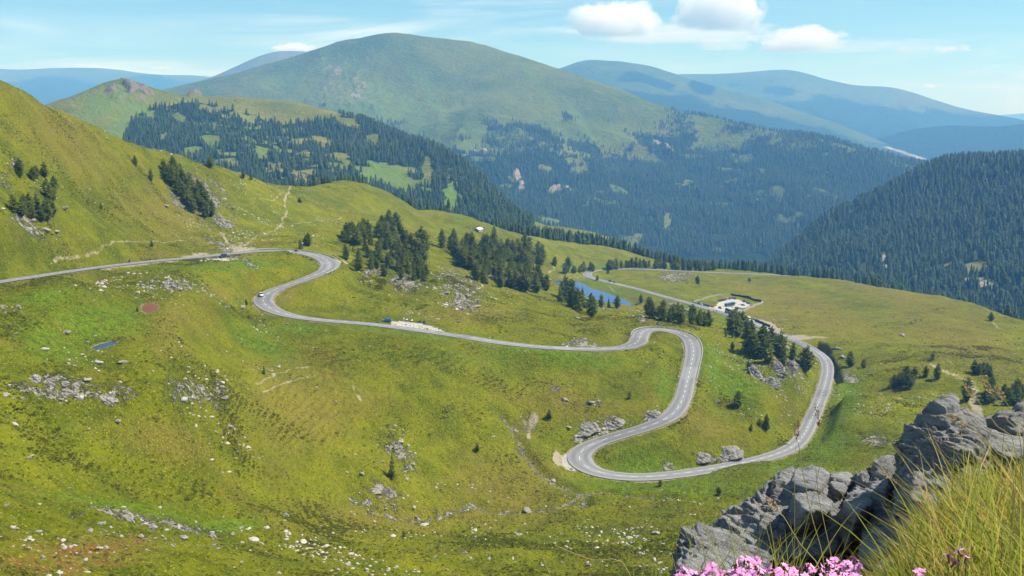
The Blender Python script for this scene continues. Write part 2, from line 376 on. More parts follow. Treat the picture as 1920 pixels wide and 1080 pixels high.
# bumps of the land: hummocks, terraces, rock ribs
calm = 1 - sstep(900, 1300, RR) * 0.4
terr = blobs([(800,700,190,80,8),(520,820,150,90,-25),(600,900,110,70,-25),(420,780,90,80,-35),(850,760,120,40,0),(770,560,110,40,8),(350,880,150,60,0),(700,580,60,20,8)], soft=0.6)
rock = blobs([(310,540,75,14,-4),(830,520,40,8,4),(860,550,45,30,35),(760,535,50,16,8),(1185,645,45,9,-12),(1100,640,60,7,0),(1115,800,70,14,-14),(1215,778,35,8,-25),(1345,850,55,14,-8),(1470,690,50,34,30),(1420,700,32,12,40),
  (1460,715,28,10,30),(720,920,40,26,30),(690,940,60,9,12),(750,850,40,30,50),(760,880,20,30,30),(60,735,80,16,8),(120,720,60,25,10),(230,745,50,20,10),(340,740,60,30,0),(410,745,30,20,60),(60,430,55,14,30),(85,385,25,40,-30),(20,320,25,30,0),
  (400,390,30,70,-35),(330,370,14,45,-30),(225,240,110,9,30),(180,225,60,10,30),(1265,520,40,10,0),(260,990,130,16,10),(370,1010,60,14,10),(1255,850,20,8),(1050,735,40,8),(1110,755,30,10),(1580,700,35,12,20),(700,520,25,10),(1400,630,40,10,10),(1280,585,40,10,30),
  (1075,560,16,8,30),(430,475,60,10,30),(1210,600,22,8),(900,430,25,5),(1640,830,40,12),(1750,870,60,20)], soft=0.8, wob=1.2)
lush = blobs([(800,625,110,11,6),(690,612,60,9,4),(1010,675,150,14,2),(430,497,110,9,-2),(90,560,60,12,-8),(1250,715,24,34,0),(1340,700,26,60,-12),(1220,860,80,26,0),(1150,905,120,16,0),(1320,905,90,20,-5),(1470,880,60,22,-20),(1590,740,28,60,10),(1565,790,24,60,25),(1290,580,60,14,18),
  (1160,548,70,12,20),(1330,590,60,9,18),(1380,720,40,40,0),(500,640,60,26,20),(100,640,70,30),(180,600,120,30),(560,615,40,8),(860,385,10,30),(210,955,120,14,8),(420,990,60,12,-10),(1550,830,50,40),(1100,500,60,6)], soft=0.8, wob=0.8)
dry = blobs([(950,905,100,50,0),(180,500,130,14,-12),(60,515,80,10,-10),(1540,600,120,26,12),(1420,590,60,20,25),(1480,560,120,18,14),(160,1050,110,24,5),(250,1030,60,12,8),(330,610,50,40,-30),(520,560,40,18,-20),(1060,750,60,26,0),(560,760,100,70,0),(300,820,90,30,10),(880,960,140,20,0),(120,260,120,40,35),(300,400,80,40,30),
  (1700,560,140,20,15),(1800,640,120,40,20),(700,970,120,30),(1320,800,60,20),(870,585,80,16),(1200,570,60,12),(420,545,30,14)], soft=0.9, wob=0.8)
# paths, streams, scree seen as pale lines; each with a width in metres
LINES = [([(443,471),(455,465),(470,455),(485,444),(505,436),(525,424),(532,412),(538,396),(534,380),(541,362),(544,350)],1.3),([(530,418),(560,420),(600,412),(640,407)],0.9),
 ([(443,470),(432,462),(422,450),(415,440)],2.2),([(541,360),(520,372),(490,378)],0.6),([(634,505),(650,513),(668,524),(686,531),(705,530),(720,524)],1.0),([(636,498),(648,508)],2.4),
 ([(985,776),(984,790),(992,800),(975,805),(965,795)],1.4),([(940,778),(955,795),(968,820),(985,850),(1010,880),(1040,905),(1070,920),(1095,926),(1130,920),(1180,925),(1240,930),(1300,938)],1.5),([(995,775),(993,800),(994,822)],1.0),
 ([(1095,928),(1050,942),(1010,952),(950,955),(900,948),(870,945)],1.0),([(870,948),(820,958),(760,962),(700,950),(660,930)],0.8),([(1092,928),(1096,945)],1.6),
 ([(1751,683),(1775,694),(1800,706),(1820,716),(1827,730),(1826,752),(1835,785)],4.2),([(1475,630),(1500,634),(1530,632),(1550,633)],1.6),([(1400,590),(1420,600),(1440,608),(1462,618)],2.0),([(1860,605),(1872,616),(1882,622)],1.4),
 ([(1035,492),(1040,505),(1030,512),(1060,520),(1090,518),(1102,514)],1.6),([(995,522),(1020,525),(1060,524),(1090,521)],1.2),([(1130,528),(1150,545),(1165,552)],1.0),
 ([(660,725),(668,745),(674,760)],0.8),([(480,722),(510,708),(545,694),(580,682)],0.6),([(492,735),(540,718),(590,706)],0.5),([(100,470),(200,455),(300,452),(420,442)],0.5),([(1430,560),(1560,600),(1700,640),(1800,690)],0.4),([(840,515),(880,522),(905,538),(890,520)],0.8)]
dirt = np.zeros_like(G.X); gully = np.zeros_like(G.X)
red = blobs([(165,1045,70,16,5),(250,1030,34,7,10),(90,1062,60,12,5),(40,1030,40,10,5),(210,1070,60,8,5)], soft=0.9, wob=1.6)
for L, w in LINES:
    pts = np.array([G.hit(u, v) for u, v in L]); pts = catmull(pts, 0.7)
    pts[:, 0] += 0.9 * perlin(pts[:, 0] / 7, pts[:, 1] / 7); pts[:, 1] += 0.9 * perlin(pts[:, 0] / 7, pts[:, 1] / 7 + 40)
    for k, sa, sl in seg_windows(G, pts[:, 0], pts[:, 1], max(5.0, w * 2.2 + 1)):
        d = np.hypot(G.X[sa, sl] - pts[k, 0], G.Y[sa, sl] - pts[k, 1])
        if (L[0] in ((940,778),(1095,928),(870,948),(1092,928),(985,776))): np.maximum(gully[sa, sl], 1 - sstep(0.6, 4.2, d), out=gully[sa, sl])
        np.maximum(dirt[sa, sl], 1 - sstep(w * 0.3, w * 0.8 + 0.5, d), out=dirt[sa, sl])
dirt = np.maximum(dirt * np.clip(0.62 + 0.3 * n_fin, 0, 1), blobs([(1060,852,12,14,0),(1045,850,8,16,0),(640,503,10,7),(280,493,90,6,-10,0.9),(100,505,60,6,-10,0.9),(1490,632,40,4),(1440,610,24,6,25),(450,470,26,3),(585,518,0.1,0.1),(1000,790,10,18),(970,330,1,1)], soft=0.5, wob=0.9))
def poly_in(u, v, poly):
    c = np.zeros(np.shape(u), bool); n = len(poly)
    for i in range(n):
        x1, y1 = poly[i]; x2, y2 = poly[(i + 1) % n]
        c ^= ((y1 > v) != (y2 > v)) & (u < (x2 - x1) * (v - y1) / (y2 - y1 + 1e-12) + x1)
    return c
lay = np.zeros_like(U); Un, Vn = U + 1.2 * n_mid, V + 0.5 * n_fin
for pg in ([(380,483),(420,478),(447,476.5),(447,487),(425,490),(395,490)],[(733,602.5),(757,603),(805,608.5),(825,614),(852,627),(835,626),(780,618),(733,610)],[(1338,577),(1346,571),(1352,565.5),(1366,561),(1384,561),(1402,567),(1409,572),(1398,577),(1378,577.5),(1366,581),(1350,582)],
           [(1300,569),(1340,577),(1370,586),(1410,600),(1430,609),(1415,609),(1360,590),(1310,574)],[(1052,845),(1063,835),(1072,842),(1068,862),(1082,880),(1066,877),(1056,866)],[(628,502),(640,497),(648,503),(640,509),(622,512)]):
    lay = np.maximum(lay, (poly_in(Un, Vn, pg) & visr) * 1.0)
lay = lay * (1 - blob(1375,568.5,5,1.6)) 

# ---- relief
Z0 = G.Z.copy()
near_amp = sstep(60, 130, RR)
relief = near_amp * (2.0 * fbm(G.X, G.Y, 60, 3) * calm + 0.80 * n_mid + 0.20 * n_fin + 0.17 * fbm(G.X, G.Y, 1.5, 2))
hum = np.maximum(0, fbm(G.X, G.Y, 2.6, 2) + 0.1) * (0.62 * calm)
relief += near_amp * hum * (0.25 + 0.75 * sstep(-0.3, 0.5, n_big)) * (RR < 800)
ph = G.Z + 0.5 * fbm(G.X, G.Y, 16, 2)
tph = np.sin(ph * 2 * math.pi / 1.15 + 1.6 * n_fin + 1.5 * n_mid); relief += terr * 0.27 * tph
ribs = fbm(G.X * 0.8 + G.Y * 0.5, G.Y * 0.35 - G.X * 0.25, 5.5, 4, ridged=True)
relief += rock * near_amp * np.maximum(0, ribs - 0.25) * (0.8 + RR / 900)
# ---- the road bed, lay-bys and ponds are cut into it
bd = np.full_like(G.X, 1e6); bz = np.zeros_like(G.X); bw = np.full_like(G.X, 7.0); bs = np.zeros_like(G.X)
dr = np.gradient(road[:, :2], axis=0); dr /= np.linalg.norm(dr, axis=1, keepdims=True)
for k, sa, sl in seg_windows(G, road[:, 0], road[:, 1], 30):
    dx = G.X[sa, sl] - road[k, 0]; dy = G.Y[sa, sl] - road[k, 1]
    d = np.hypot(dx, dy); m = d < bd[sa, sl]
    bd[sa, sl] = np.where(m, d, bd[sa, sl]); bz[sa, sl] = np.where(m, road[k, 2], bz[sa, sl]); bw[sa, sl] = np.where(m, road[k, 3], bw[sa, sl])
edge = bd - bw * 0.5
w_road = 1 - sstep(1.7, 10.0, edge)
def inside(_, poly, pad=16):
    x, y = G.X, G.Y; c = np.zeros(x.shape, bool); n = len(poly); dmin = np.full(x.shape, 1e9)
    lo = poly[:, :2].min(0) - pad; hi = poly[:, :2].max(0) + pad
    box = (x > lo[0]) & (x < hi[0]) & (y > lo[1]) & (y < hi[1]); xb, yb = x[box], y[box]; cb = np.zeros(xb.shape, bool); db = np.full(xb.shape, 1e9)
    for i in range(n):
        x1, y1 = poly[i, :2]; x2, y2 = poly[(i + 1) % n, :2]
        cb ^= ((y1 > yb) != (y2 > yb)) & (xb < (x2 - x1) * (yb - y1) / (y2 - y1 + 1e-12) + x1)
        t = np.clip(((xb - x1) * (x2 - x1) + (yb - y1) * (y2 - y1)) / ((x2 - x1) ** 2 + (y2 - y1) ** 2), 0, 1)
        db = np.minimum(db, np.hypot(xb - x1 - t * (x2 - x1), yb - y1 - t * (y2 - y1)))
    c[box] = cb; dmin[box] = np.where(cb, -db, db); return dmin
dpool = np.minimum(np.minimum(inside(None, pond, 34), inside(None, tarn, 34)), inside(None, mud, 34))
dirt = dirt * (1 - 0.35 * np.minimum(1, gully)); rock = np.maximum(rock, gully * 0.85)
Zr = Z0 - 1.5 * gully + relief * (0.2 + 0.8 * sstep(1, 26, edge)) * (0.1 + 0.9 * sstep(3, 30, dpool))
Zr = Zr * (1 - w_road) + (bz - 0.34) * w_road
verge = (1 - sstep(0.5, 1.6 , edge + 0.7 * n_fin)) * (bd < 1e5)
w_lay = sstep(0.1, 0.7, lay) * (1 - w_road)
flat_lay = G.height(G.X, G.Y, Z0)
Zr = Zr * (1 - w_lay) + Z0 * w_lay
bank = np.zeros_like(G.X)
pit = P_r(*np.array([(1512,640,640),(1535,636,650),(1552,641,640),(1563,655,600),(1576,668,570),(1584,686,535),(1570,688,530),(1556,670,565),(1546,662,585),(1528,657,600)]).T)
pd = inside(None, pit); pw = 1 - sstep(-4.0, 1.0, pd); Zr = np.where(pd < 5, Zr - 6.5 * pw, Zr); rock = np.maximum(rock, 1.3 * (1 - sstep(-6, 2.0, pd)) * (pd < 1e8))
for poly, z0, dep in ((pond, POND_Z, 3.0), (tarn, TARN_Z, 0.8), (mud, MUD_Z, 0.8)):
    d = inside(None, poly); w = 1 - sstep(1.0, 12.0, d)
    tgt = z0 + np.where(d < 0, np.maximum(-dep, d * 0.5) - 0.1, 0.1 * d + 0.05)
    Zr = np.where(d < 12.5, Zr * (1 - w) + tgt * w, Zr); bank = np.maximum(bank, (1 - sstep(0.3, 1.6, np.abs(d))))
G.Z = Zr

# ---- grass ground material
def grass_material():
    m, t, b = new_mat("meadow"); p = t.pos()
    rk, lu, dy, di, la = (t.attr(k) for k in ('rock', 'lush', 'dry', 'dirt', 'gravel'))
    nb = t.noise(p, 0.012, 4, 0.6); nm = t.noise(p, 0.075, 4, 0.65, 0.4); nf = t.noise(p, 0.55, 4, 0.7); ns = t.noise(p, 2.1, 3, 0.7)
    c = t.mix(t.ramp(nm, 0.36, 0.64), (0.064, 0.086, 0.002), (0.132, 0.146, 0.004))
    c = t.mix(t.ramp(nb, 0.40, 0.66), c, t.mix(t.ramp(nm, 0.3, 0.7), (0.108, 0.132, 0.003), (0.190, 0.190, 0.006)))
    c = t.mix(t.math('MULTIPLY', lu, t.ramp(nf, 0.25, 0.6, 0.35, 1.0)), c, t.mix(t.ramp(nf, 0.4, 0.6), (0.045, 0.100, 0.005), (0.110, 0.185, 0.008)))
    c = t.mix(t.math('MULTIPLY', dy, t.ramp(nf, 0.3, 0.65, 0.35, 0.85)), c, t.mix(ns, (0.130, 0.104, 0.018), (0.225, 0.172, 0.038)))
    ol = t.noise(p, 0.034, 6, 0.68, 0.5); c = t.mix(t.ramp(ol, 0.50, 0.66, 0, 0.62), c, t.mix(t.ramp(nf, 0.35, 0.65), (0.098, 0.090, 0.009), (0.165, 0.138, 0.020)))
    c = t.mix(t.ramp(ol, 0.30, 0.42, 0.45, 0), c, (0.150, 0.182, 0.004))
    c = t.mix(t.math('MULTIPLY', t.attr('red'), t.ramp(nf, 0.4, 0.58)), c, (0.17, 0.075, 0.028))
    # low heath cushions and tussocks
    tus = t.ramp(t.noise(p, 1.0, 4, 0.75), 0.50, 0.66); c = t.mix(t.math('MULTIPLY', tus, t.ramp(nb, 0.3, 0.6, 0.85, 0.5)), c, (0.036, 0.046, 0.003))
    c = t.mix(t.math('MULTIPLY', t.ramp(ns, 0.54, 0.68), 0.75), c, (0.34, 0.32, 0.05))
    bare = t.math('MULTIPLY', t.ramp(t.noise(p, 0.21, 5, 0.7), 0.62, 0.72), 0.5)
    c = t.mix(bare, c, (0.20, 0.16, 0.045))
    rn = t.noise(p, 0.38, 5, 0.75, 0.6)
    rfac = t.ramp(t.math('ADD', t.math('MULTIPLY', rk, 0.36), rn), 0.80, 0.88)
    rcol = t.mix(t.ramp(ns, 0.35, 0.65), (0.20, 0.185, 0.155), (0.47, 0.44, 0.375))
    c = t.mix(rfac, c, rcol)
    c = t.mix(t.ramp(t.math('ADD', t.math('MULTIPLY', di, 0.8), t.math('MULTIPLY', nf, 0.5)), 0.45, 0.85), c, t.mix(ns, (0.25, 0.21, 0.125), (0.42, 0.37, 0.27)))
    c = t.mix(la, c, t.mix(ns, (0.36, 0.345, 0.31), (0.52, 0.50, 0.46)))
    t.put(b.inputs['Base Color'], c)
    h = t.math('ADD', t.math('MULTIPLY', nf, 0.8), t.math('MULTIPLY', ns, 0.35))
    h = t.math('ADD', h, t.math('MULTIPLY', rfac, t.math('MULTIPLY', rn, 1.5)))
    t.put(b.inputs['Normal'], t.bump(h, 1.0, 1.5))
    b.inputs['Roughness'].default_value = 0.95; b.inputs['Specular IOR Level'].default_value = 0.05
    return m
M_GRASS = grass_material()
ground = G.build("ground", M_GRASS, dict(rock=np.clip(rock * sstep(0.8, 2.2, edge), 0, 1), red=red, lush=lush * (1 - dry * 0.5), dry=dry, dirt=np.clip(np.maximum(np.maximum(dirt, verge * 0.55), bank * 0.5), 0, 1), gravel=sstep(0.35, 0.6, lay)))

# ---- road surface and its paint
def ribbon(P, offs, lift):
    d = np.gradient(P[:, :2], axis=0); d /= np.linalg.norm(d, axis=1, keepdims=True) + 1e-9
    nrm = np.stack([d[:, 1], -d[:, 0]], 1); n, k = len(P), offs.shape[1]
    v = np.zeros((n, k, 3))
    v[..., 0] = P[:, 0:1] + nrm[:, 0:1] * offs; v[..., 1] = P[:, 1:2] + nrm[:, 1:2] * offs; v[..., 2] = P[:, 2:3] + lift
    i = np.arange(n * k).reshape(n, k)
    return v.reshape(-1, 3), np.stack([i[:-1, :-1], i[:-1, 1:], i[1:, 1:], i[1:, :-1]], -1).reshape(-1, 4)
def road_material():
    m, t, b = new_mat("asphalt"); p = t.pos()
    n1 = t.noise(p, 0.12, 3); n2 = t.noise(p, 1.4, 4, 0.7)
    c = t.mix(t.ramp(n1, 0.35, 0.65), (0.175, 0.176, 0.185), (0.225, 0.225, 0.235)); c = t.mix(t.ramp(n2, 0.3, 0.7, 0, 0.5), c, (0.26, 0.26, 0.265))
    ed_ = t.attr('edge'); lane = t.math('MULTIPLY', t.ramp(ed_, 0.2, 0.45), t.ramp(ed_, 0.8, 0.55)); c = t.mix(t.math('MULTIPLY', lane, t.ramp(n1, 0.3, 0.6, 0.2, 0.7)), c, (0.125, 0.126, 0.132))
    pt = t.noise(p, 0.035, 2, 0.4); c = t.mix(t.ramp(pt, 0.60, 0.605, 0, 0.5), c, (0.12, 0.12, 0.126)); c = t.mix(t.ramp(pt, 0.36, 0.355, 0, 0.5), c, (0.27, 0.27, 0.275))
    c = t.mix(t.ramp(t.attr('edge'), 0.78, 1.0), c, (0.27, 0.26, 0.245))
    t.put(b.inputs['Base Color'], c); t.put(b.inputs['Normal'], t.bump(n2, 0.2, 0.05)); b.inputs['Roughness'].default_value = 0.8
    return m
kk = np.array([-1, -0.86, -0.5, 0, 0.5, 0.86, 1.0])
wob_e = 1 + 0.02 * perlin(road[:, 0] / 3.0, road[:, 1] / 3.0)
offs = kk[None] * road[:, 3:4] * 0.5; offs[:, 0] *= wob_e; offs[:, -1] *= wob_e
rv_, rf_ = ribbon(road, offs, np.array([-0.02, 0.04, 0.09, 0.12, 0.09, 0.04, -0.02])[None])
rd = mesh_obj("road", rv_, rf_, road_material(), smooth=True, kind='structure')
add_attr(rd, 'edge', np.tile(np.abs(kk), len(road)))
M_PAINT = simple_mat("road_paint", (0.62, 0.62, 0.60), 0.6, var=0.12)
vs, fs, base = [], [], 0
i = 4
while i < len(road) - 6:
    curve = np.linalg.norm(road[i + 3, :2] + road[i - 3, :2] - 2 * road[i, :2])
    ln, gap = (2, 2)
    if np.hypot(road[i, 0], road[i, 1]) < 1000:
        seg = road[i:i + ln + 1]
        v_, f_ = ribbon(seg, np.tile([[-0.10, 0.10]], (len(seg), 1)), 0.135)
        vs.append(v_); fs.append(f_ + base); base += len(v_)
    i += ln + gap
mesh_obj("road_marking", np.concatenate(vs), np.concatenate(fs), M_PAINT, kind='structure')

# ---- water
def water_mat(name, col, rough):
    m, t, b = new_mat(name); p = t.pos()
    t.put(b.inputs['Base Color'], t.mix(t.ramp(t.noise(p, 0.05, 3), 0.4, 0.6), col, tuple(c * 1.3 for c in col)))
    b.inputs['Roughness'].default_value = rough; b.inputs['Specular IOR Level'].default_value = 0.28
    t.put(b.inputs['Normal'], t.bump(t.noise(t.scalexyz(p, (1, 0.5, 1)), 0.9, 3), 0.25, 0.25)); return m
for nm, poly, z0, mt in (("lake_water", pond, POND_Z, water_mat("lake_blue", (0.012, 0.050, 0.15), 0.10)), ("tarn_water", tarn, TARN_Z, water_mat("tarn_dark", (0.02, 0.03, 0.06), 0.1)), ("muddy_water", mud, MUD_Z, water_mat("iron_mud", (0.125, 0.042, 0.004), 0.45))):
    c = poly.mean(0); big = c + (poly - c) * (1 + 3.5 / np.linalg.norm((poly - c)[:, :2], axis=1, keepdims=True)); big[:, 2] = z0
    mesh_obj(nm, big, [list(range(len(big)))], mt, kind='structure')
# ================================================================== FAR HILLS
def far_sheet(name, sil, front, az, na, rr, mat, amp, seed=0, extra=(), dt=0.10, gully=(420, 1.0), drop=None, top_smooth=0.35, fr=1.2, masks=None, crag=0):
    pts = np.concatenate([ctrl(sil), behind(sil, fr, dt), ctrl(front)] + ([np.array(extra, float)] if len(extra) else []))
    s = Sheet(pts, az[0], az[1], na, rr, coarse=(160, 160), lam=3e-4)
    a = amp * (ribs2(s, gully[0], seed) * gully[1] + fbm(s.X + seed * 977, s.Y, gully[0] * 2.2, 5) * 0.9 + 0.25 * fbm(s.X, s.Y + seed * 411, gully[0] * 0.3, 4))
    # ridge lines keep their traced outline: relief is weaker along them
    sp = ctrl(sil); saz = np.arctan2(sp[:, 0], sp[:, 1]); o_ = np.argsort(saz)
    rs = np.interp(s.az, saz[o_], np.hypot(sp[:, 0], sp[:, 1])[o_])[:, None]
    damp = top_smooth + (1 - top_smooth) * sstep(0.02, 0.22, np.abs(np.log(np.hypot(s.X, s.Y) / rs)))
    s.Z = s.Z + a * damp
    s.U, s.V = proj(s.X, s.Y, s.Z)
    at = masks(s) if masks else None
    if crag: s.Z = s.Z + crag * at['rock'] * np.maximum(-0.3, fbm(s.X, s.Y, 26, 4, ridged=True)); s.U, s.V = proj(s.X, s.Y, s.Z)
    s.obj = s.build(name, mat, at); s.masks = at
    return s
def ribs2(s, wl, seed):
    return -np.abs(perlin(s.X / wl + 31 * seed + 0.35 * perlin(s.X / wl * 2, s.Y / wl * 2), s.Y / wl * 0.8)) * 1.6 + 0.5
def pxblobs(s, L, soft=0.5, wob=0.5, wl=120):
    n = fbm(s.X, s.Y + 99, wl, 4); m = np.zeros_like(s.U)
    for b in L:
        u, v, ru, rv = b[:4]; rot = b[4] if len(b) > 4 else 0; c, sn = math.cos(R(rot)), math.sin(R(rot)); du, dv = s.U - u, s.V - v
        e = np.sqrt(((du * c + dv * sn) / ru) ** 2 + ((-du * sn + dv * c) / rv) ** 2) + wob * n
        m = np.maximum(m, (1 - sstep(1 - soft, 1 + soft, e)) * (b[5] if len(b) > 5 else 1))
    return m
def hill_material(name, grass_a, grass_b, wood, rockc, sc, green=(0.10, 0.17, 0.03)):
    m, t, b = new_mat(name); p = t.pos()
    n1 = t.noise(p, 0.9 / sc, 5, 0.6, 0.3); n2 = t.noise(p, 5.0 / sc, 5, 0.7); n3 = t.noise(p, 26.0 / sc, 3, 0.7)
    c = t.mix(t.ramp(n1, 0.35, 0.65), grass_a, grass_b); c = t.mix(t.ramp(n2, 0.5, 0.7, 0, 0.5), c, tuple(x * 1.35 for x in grass_b))
    c = t.mix(t.ramp(n3, 0.5, 0.68, 0, 0.35), c, tuple(x * 0.5 for x in grass_a))
    c = t.mix(t.attr('green'), c, green)
    c = t.mix(t.ramp(t.math('ADD', t.attr('rock'), t.math('ADD', t.math('MULTIPLY', n2, 0.7), t.math('MULTIPLY', n3, 0.5))), 0.92, 1.08), c, t.mix(n3, tuple(x * 0.6 for x in rockc), rockc))
    wf = t.ramp(t.math('ADD', t.attr('wood'), t.math('SUBTRACT', t.math('ADD', t.math('MULTIPLY', n3, 0.8), t.math('MULTIPLY', n2, 0.7)), 0.75)), 0.50, 0.78)
    c = t.mix(wf, c, wood)
    t.put(b.inputs['Base Color'], c); b.inputs['Roughness'].default_value = 1.0; b.inputs['Specular IOR Level'].default_value = 0.0
    t.put(b.inputs['Normal'], t.bump(t.math('ADD', t.math('MULTIPLY', n2, 1.0), t.math('MULTIPLY', n3, 0.5)), 0.8, sc * 0.05))
    return m
WOODC = (0.014, 0.030, 0.011)
# main mountain
S_MAIN = [(250,215,5600),(320,178,5500),(390,154,5400),(430,143,5300),(470,130,5250),(520,116,5200),(560,104,5200),(600,93,5150),(640,82,5150),(670,75,5150),(694,71,5150),(702,64,5150),(712,61.5,5150),(735,61.5,5150),(752,65,5150),(775,67,5150),(820,73,5120),(870,78,5100),(905,88,5050),(940,100,5000),(1000,116,4950),(1050,131,4900),(1100,149,4850),(1150,168,4800),(1200,187,4700),
 (1250,204,4650),(1320,221,4550),(1400,237,4450),(1500,254,4350),(1600,274,4250),(1680,294,4200),(1745,312,4150),(1850,350,4050),(1980,400,4000)]
M_MAIN = [(735,130,4800),(735,200,4400),(650,150,4800),(560,150,4900),(470,180,4700),(640,200,4300),(620,250,3900),(735,260,3950),(735,320,3500),(860,150,4700),(860,210,4250),(850,270,3850),(830,330,3400),(850,380,3100),(960,180,4500),(960,240,4050),(960,310,3600),(960,380,3150),(1060,220,4350),(1060,300,3750),(1060,390,3250),(1080,450,2850),
 (1180,260,4200),(1180,330,3700),(1200,410,3250),(1220,470,2900),(1320,300,4050),(1330,370,3550),(1350,450,3050),(1450,320,3900),(1450,400,3350),(1450,470,2950),(1560,330,3850),(1570,390,3400),(1650,350,3700),(400,230,4300),(1750,420,3400),(1900,480,3200)]
tail = [(math.sin(a) * r_, math.cos(a) * r_, z_) for a in np.linspace(-0.45, 0.6, 7) for r_, z_ in ((2300, -560), (1900, -640))]
W_MAIN = [(600,178),(690,182),(720,190),(760,225),(800,262),(835,276),(880,248),(895,228),(930,222),(1000,230),(1065,243),(1050,205),(1075,198),(1120,213),(1160,222),(1190,238),(1215,210),(1250,196),(1320,212),(1500,245),(1745,305),(2000,395),(2000,600),(600,600)]
CLEAR_MAIN = [(846,370,11,34,0),(700,322,22,12,20),(750,328,26,14,20),(790,300,26,10,20),(970,332,14,10,30,0.95),(980,352,9,9),(1045,358,18,6),(1240,272,26,10,20,0.6),(1130,375,30,14,10,0.45),(1160,385,34,14,10,0.4),(1250,415,8,22,20,0.8),(1355,317,28,4,8),(1430,320,10,5,30),(1420,362,12,14,0,0.8),(870,280,40,14,15),(830,262,26,16,60),(1550,330,20,4,20,0.6),(1500,345,14,4,10,0.5),(1290,345,12,4),(1060,265,14,30,-35,0.8),(1100,250,10,20,-35,0.6),(1080,300,30,8,25,0.5),(1350,350,20,4,0,0.5)]
def mask_main(s):
    wood = poly_in(s.U, s.V, W_MAIN).astype(float); n = fbm(s.X, s.Y, 170, 4)
    wood *= 1 - sstep(0.3, 0.6, pxblobs(s, [(b[0], b[1], b[2] * 0.72, b[3] * 0.72, *b[4:]) for b in CLEAR_MAIN], 0.7, 1.9, 45))
    up = sstep(-0.6, 0.55, n + 0.012 * (s.V - 262) + 0.5 * (1 - sstep(900, 1020, s.U)) * sstep(270, 300, s.V)); wood *= np.where(s.V < 320, up, 1) 
    wood *= 1 - 0.9 * sstep(0.45, 0.75, fbm(s.X + 55, s.Y, 130, 3))
    rock = pxblobs(s, [(660,165,60,30,40,0.33),(620,180,40,20,20,0.3),(970,332,9,6,30,1),(980,352,7,7,0,1),(1045,358,18,5,0,0.9),(845,385,6,25,0,0.2),(1240,272,20,6,20,0.6),(895,285,22,3,8,0.6),(1140,385,40,10,10,0.35),(1320,318,16,3,6,0.6)], 0.6, 0.8, 60)
    green = pxblobs(s, [(690,180,34,60,-25,0.6),(800,170,12,70,-32,0.7),(780,220,14,50,-30,0.6),(1010,160,5,60,-38,0.7),(1090,230,6,40,-38,0.8),(560,135,60,14,-20,0.5),(846,372,11,32,0,1),(720,325,50,22,15,0.8),(870,285,40,16,10,0.6),(640,200,60,20,0,.4)], 0.7, 0.6, 200)
    return dict(wood=wood, rock=rock, green=green)
main = far_sheet("main_mountain", S_MAIN, M_MAIN, (-0.42, 0.60), 620, np.concatenate([np.geomspace(1900, 5400, 420)[:-1], np.geomspace(5400, 7000, 30)]), hill_material("mountain_turf", (0.062, 0.094, 0.016), (0.112, 0.130, 0.022), WOODC, (0.30, 0.26, 0.22), 420, (0.10, 0.15, 0.03)), 40, 1, tail, gully=(430, 1.2), masks=mask_main, crag=22)
# shoulder with the rocky knob
S_SH = [(40,300,2500),(90,252,2450),(120,222,2400),(150,194,2350),(172,174,2320),(190,159,2300),(210,150,2300),(222,146.5,2300),(236,147.5,2300),(255,155,2310),(275,164,2320),(300,174,2340),(330,179,2380),(370,183,2420),(400,184,2430),(440,184,2450),(480,190,2460),(520,192,2450),(560,199,2430),(600,208,2400),(640,219,2380),(680,234,2350),(720,252,2300),(760,272,2250),(800,294,2200),(840,314,2150),(880,332,2080),(920,352,2000),(960,390,1900),(1000,420,1800)]
M_SH = [(150,225,2100),(200,200,2150),(230,210,2150),(200,250,1950),(290,220,2150),(260,270,1900),(330,240,2080),(320,300,1780),(420,215,2250),(420,270,1950),(420,320,1720),(520,220,2250),(520,280,1950),(520,340,1650),(620,240,2180),(620,300,1880),(640,350,1620),(720,280,2050),(720,330,1820),(740,380,1600),(800,330,1880),(810,390,1620),(870,360,1800)]
tail2 = [(math.sin(a) * r_, math.cos(a) * r_, z_) for a in np.linspace(-0.6, 0.1, 6) for r_, z_ in ((1450, -190 ), (1250, -300))]
W_SH = [(243,232),(262,212),(290,202),(315,198),(345,192),(375,192),(400,197),(440,206),(480,216),(500,228),(530,234),(570,230),(600,226),(630,222),(640,200),(700,212),(760,236),(830,268),(900,312),(1000,400),(1000,520),(200,500),(230,262)]
CLEAR_SH = [(400,205,40,6,5,0.6),(470,262,16,10,40,0.8),(490,290,18,8,20,0.8),(395,265,16,10,30,0.6),(600,262,22,12,20,0.8),(580,292,20,9,20,0.6),(640,300,30,10,10,0.7),(690,322,26,14,20),(745,330,26,16,20),(560,215,60,8,4,0.9),(640,226,30,7,12,0.8),(700,262,16,8,30,0.8),(360,280,18,14,0,0.6),(430,300,30,10,0,0.5),(540,250,14,8,30,0.7),(800,330,8,30,0,0.8),(846,370,11,34,0),(340,220,10,14,30,0.6),(620,200,80,10,12)]
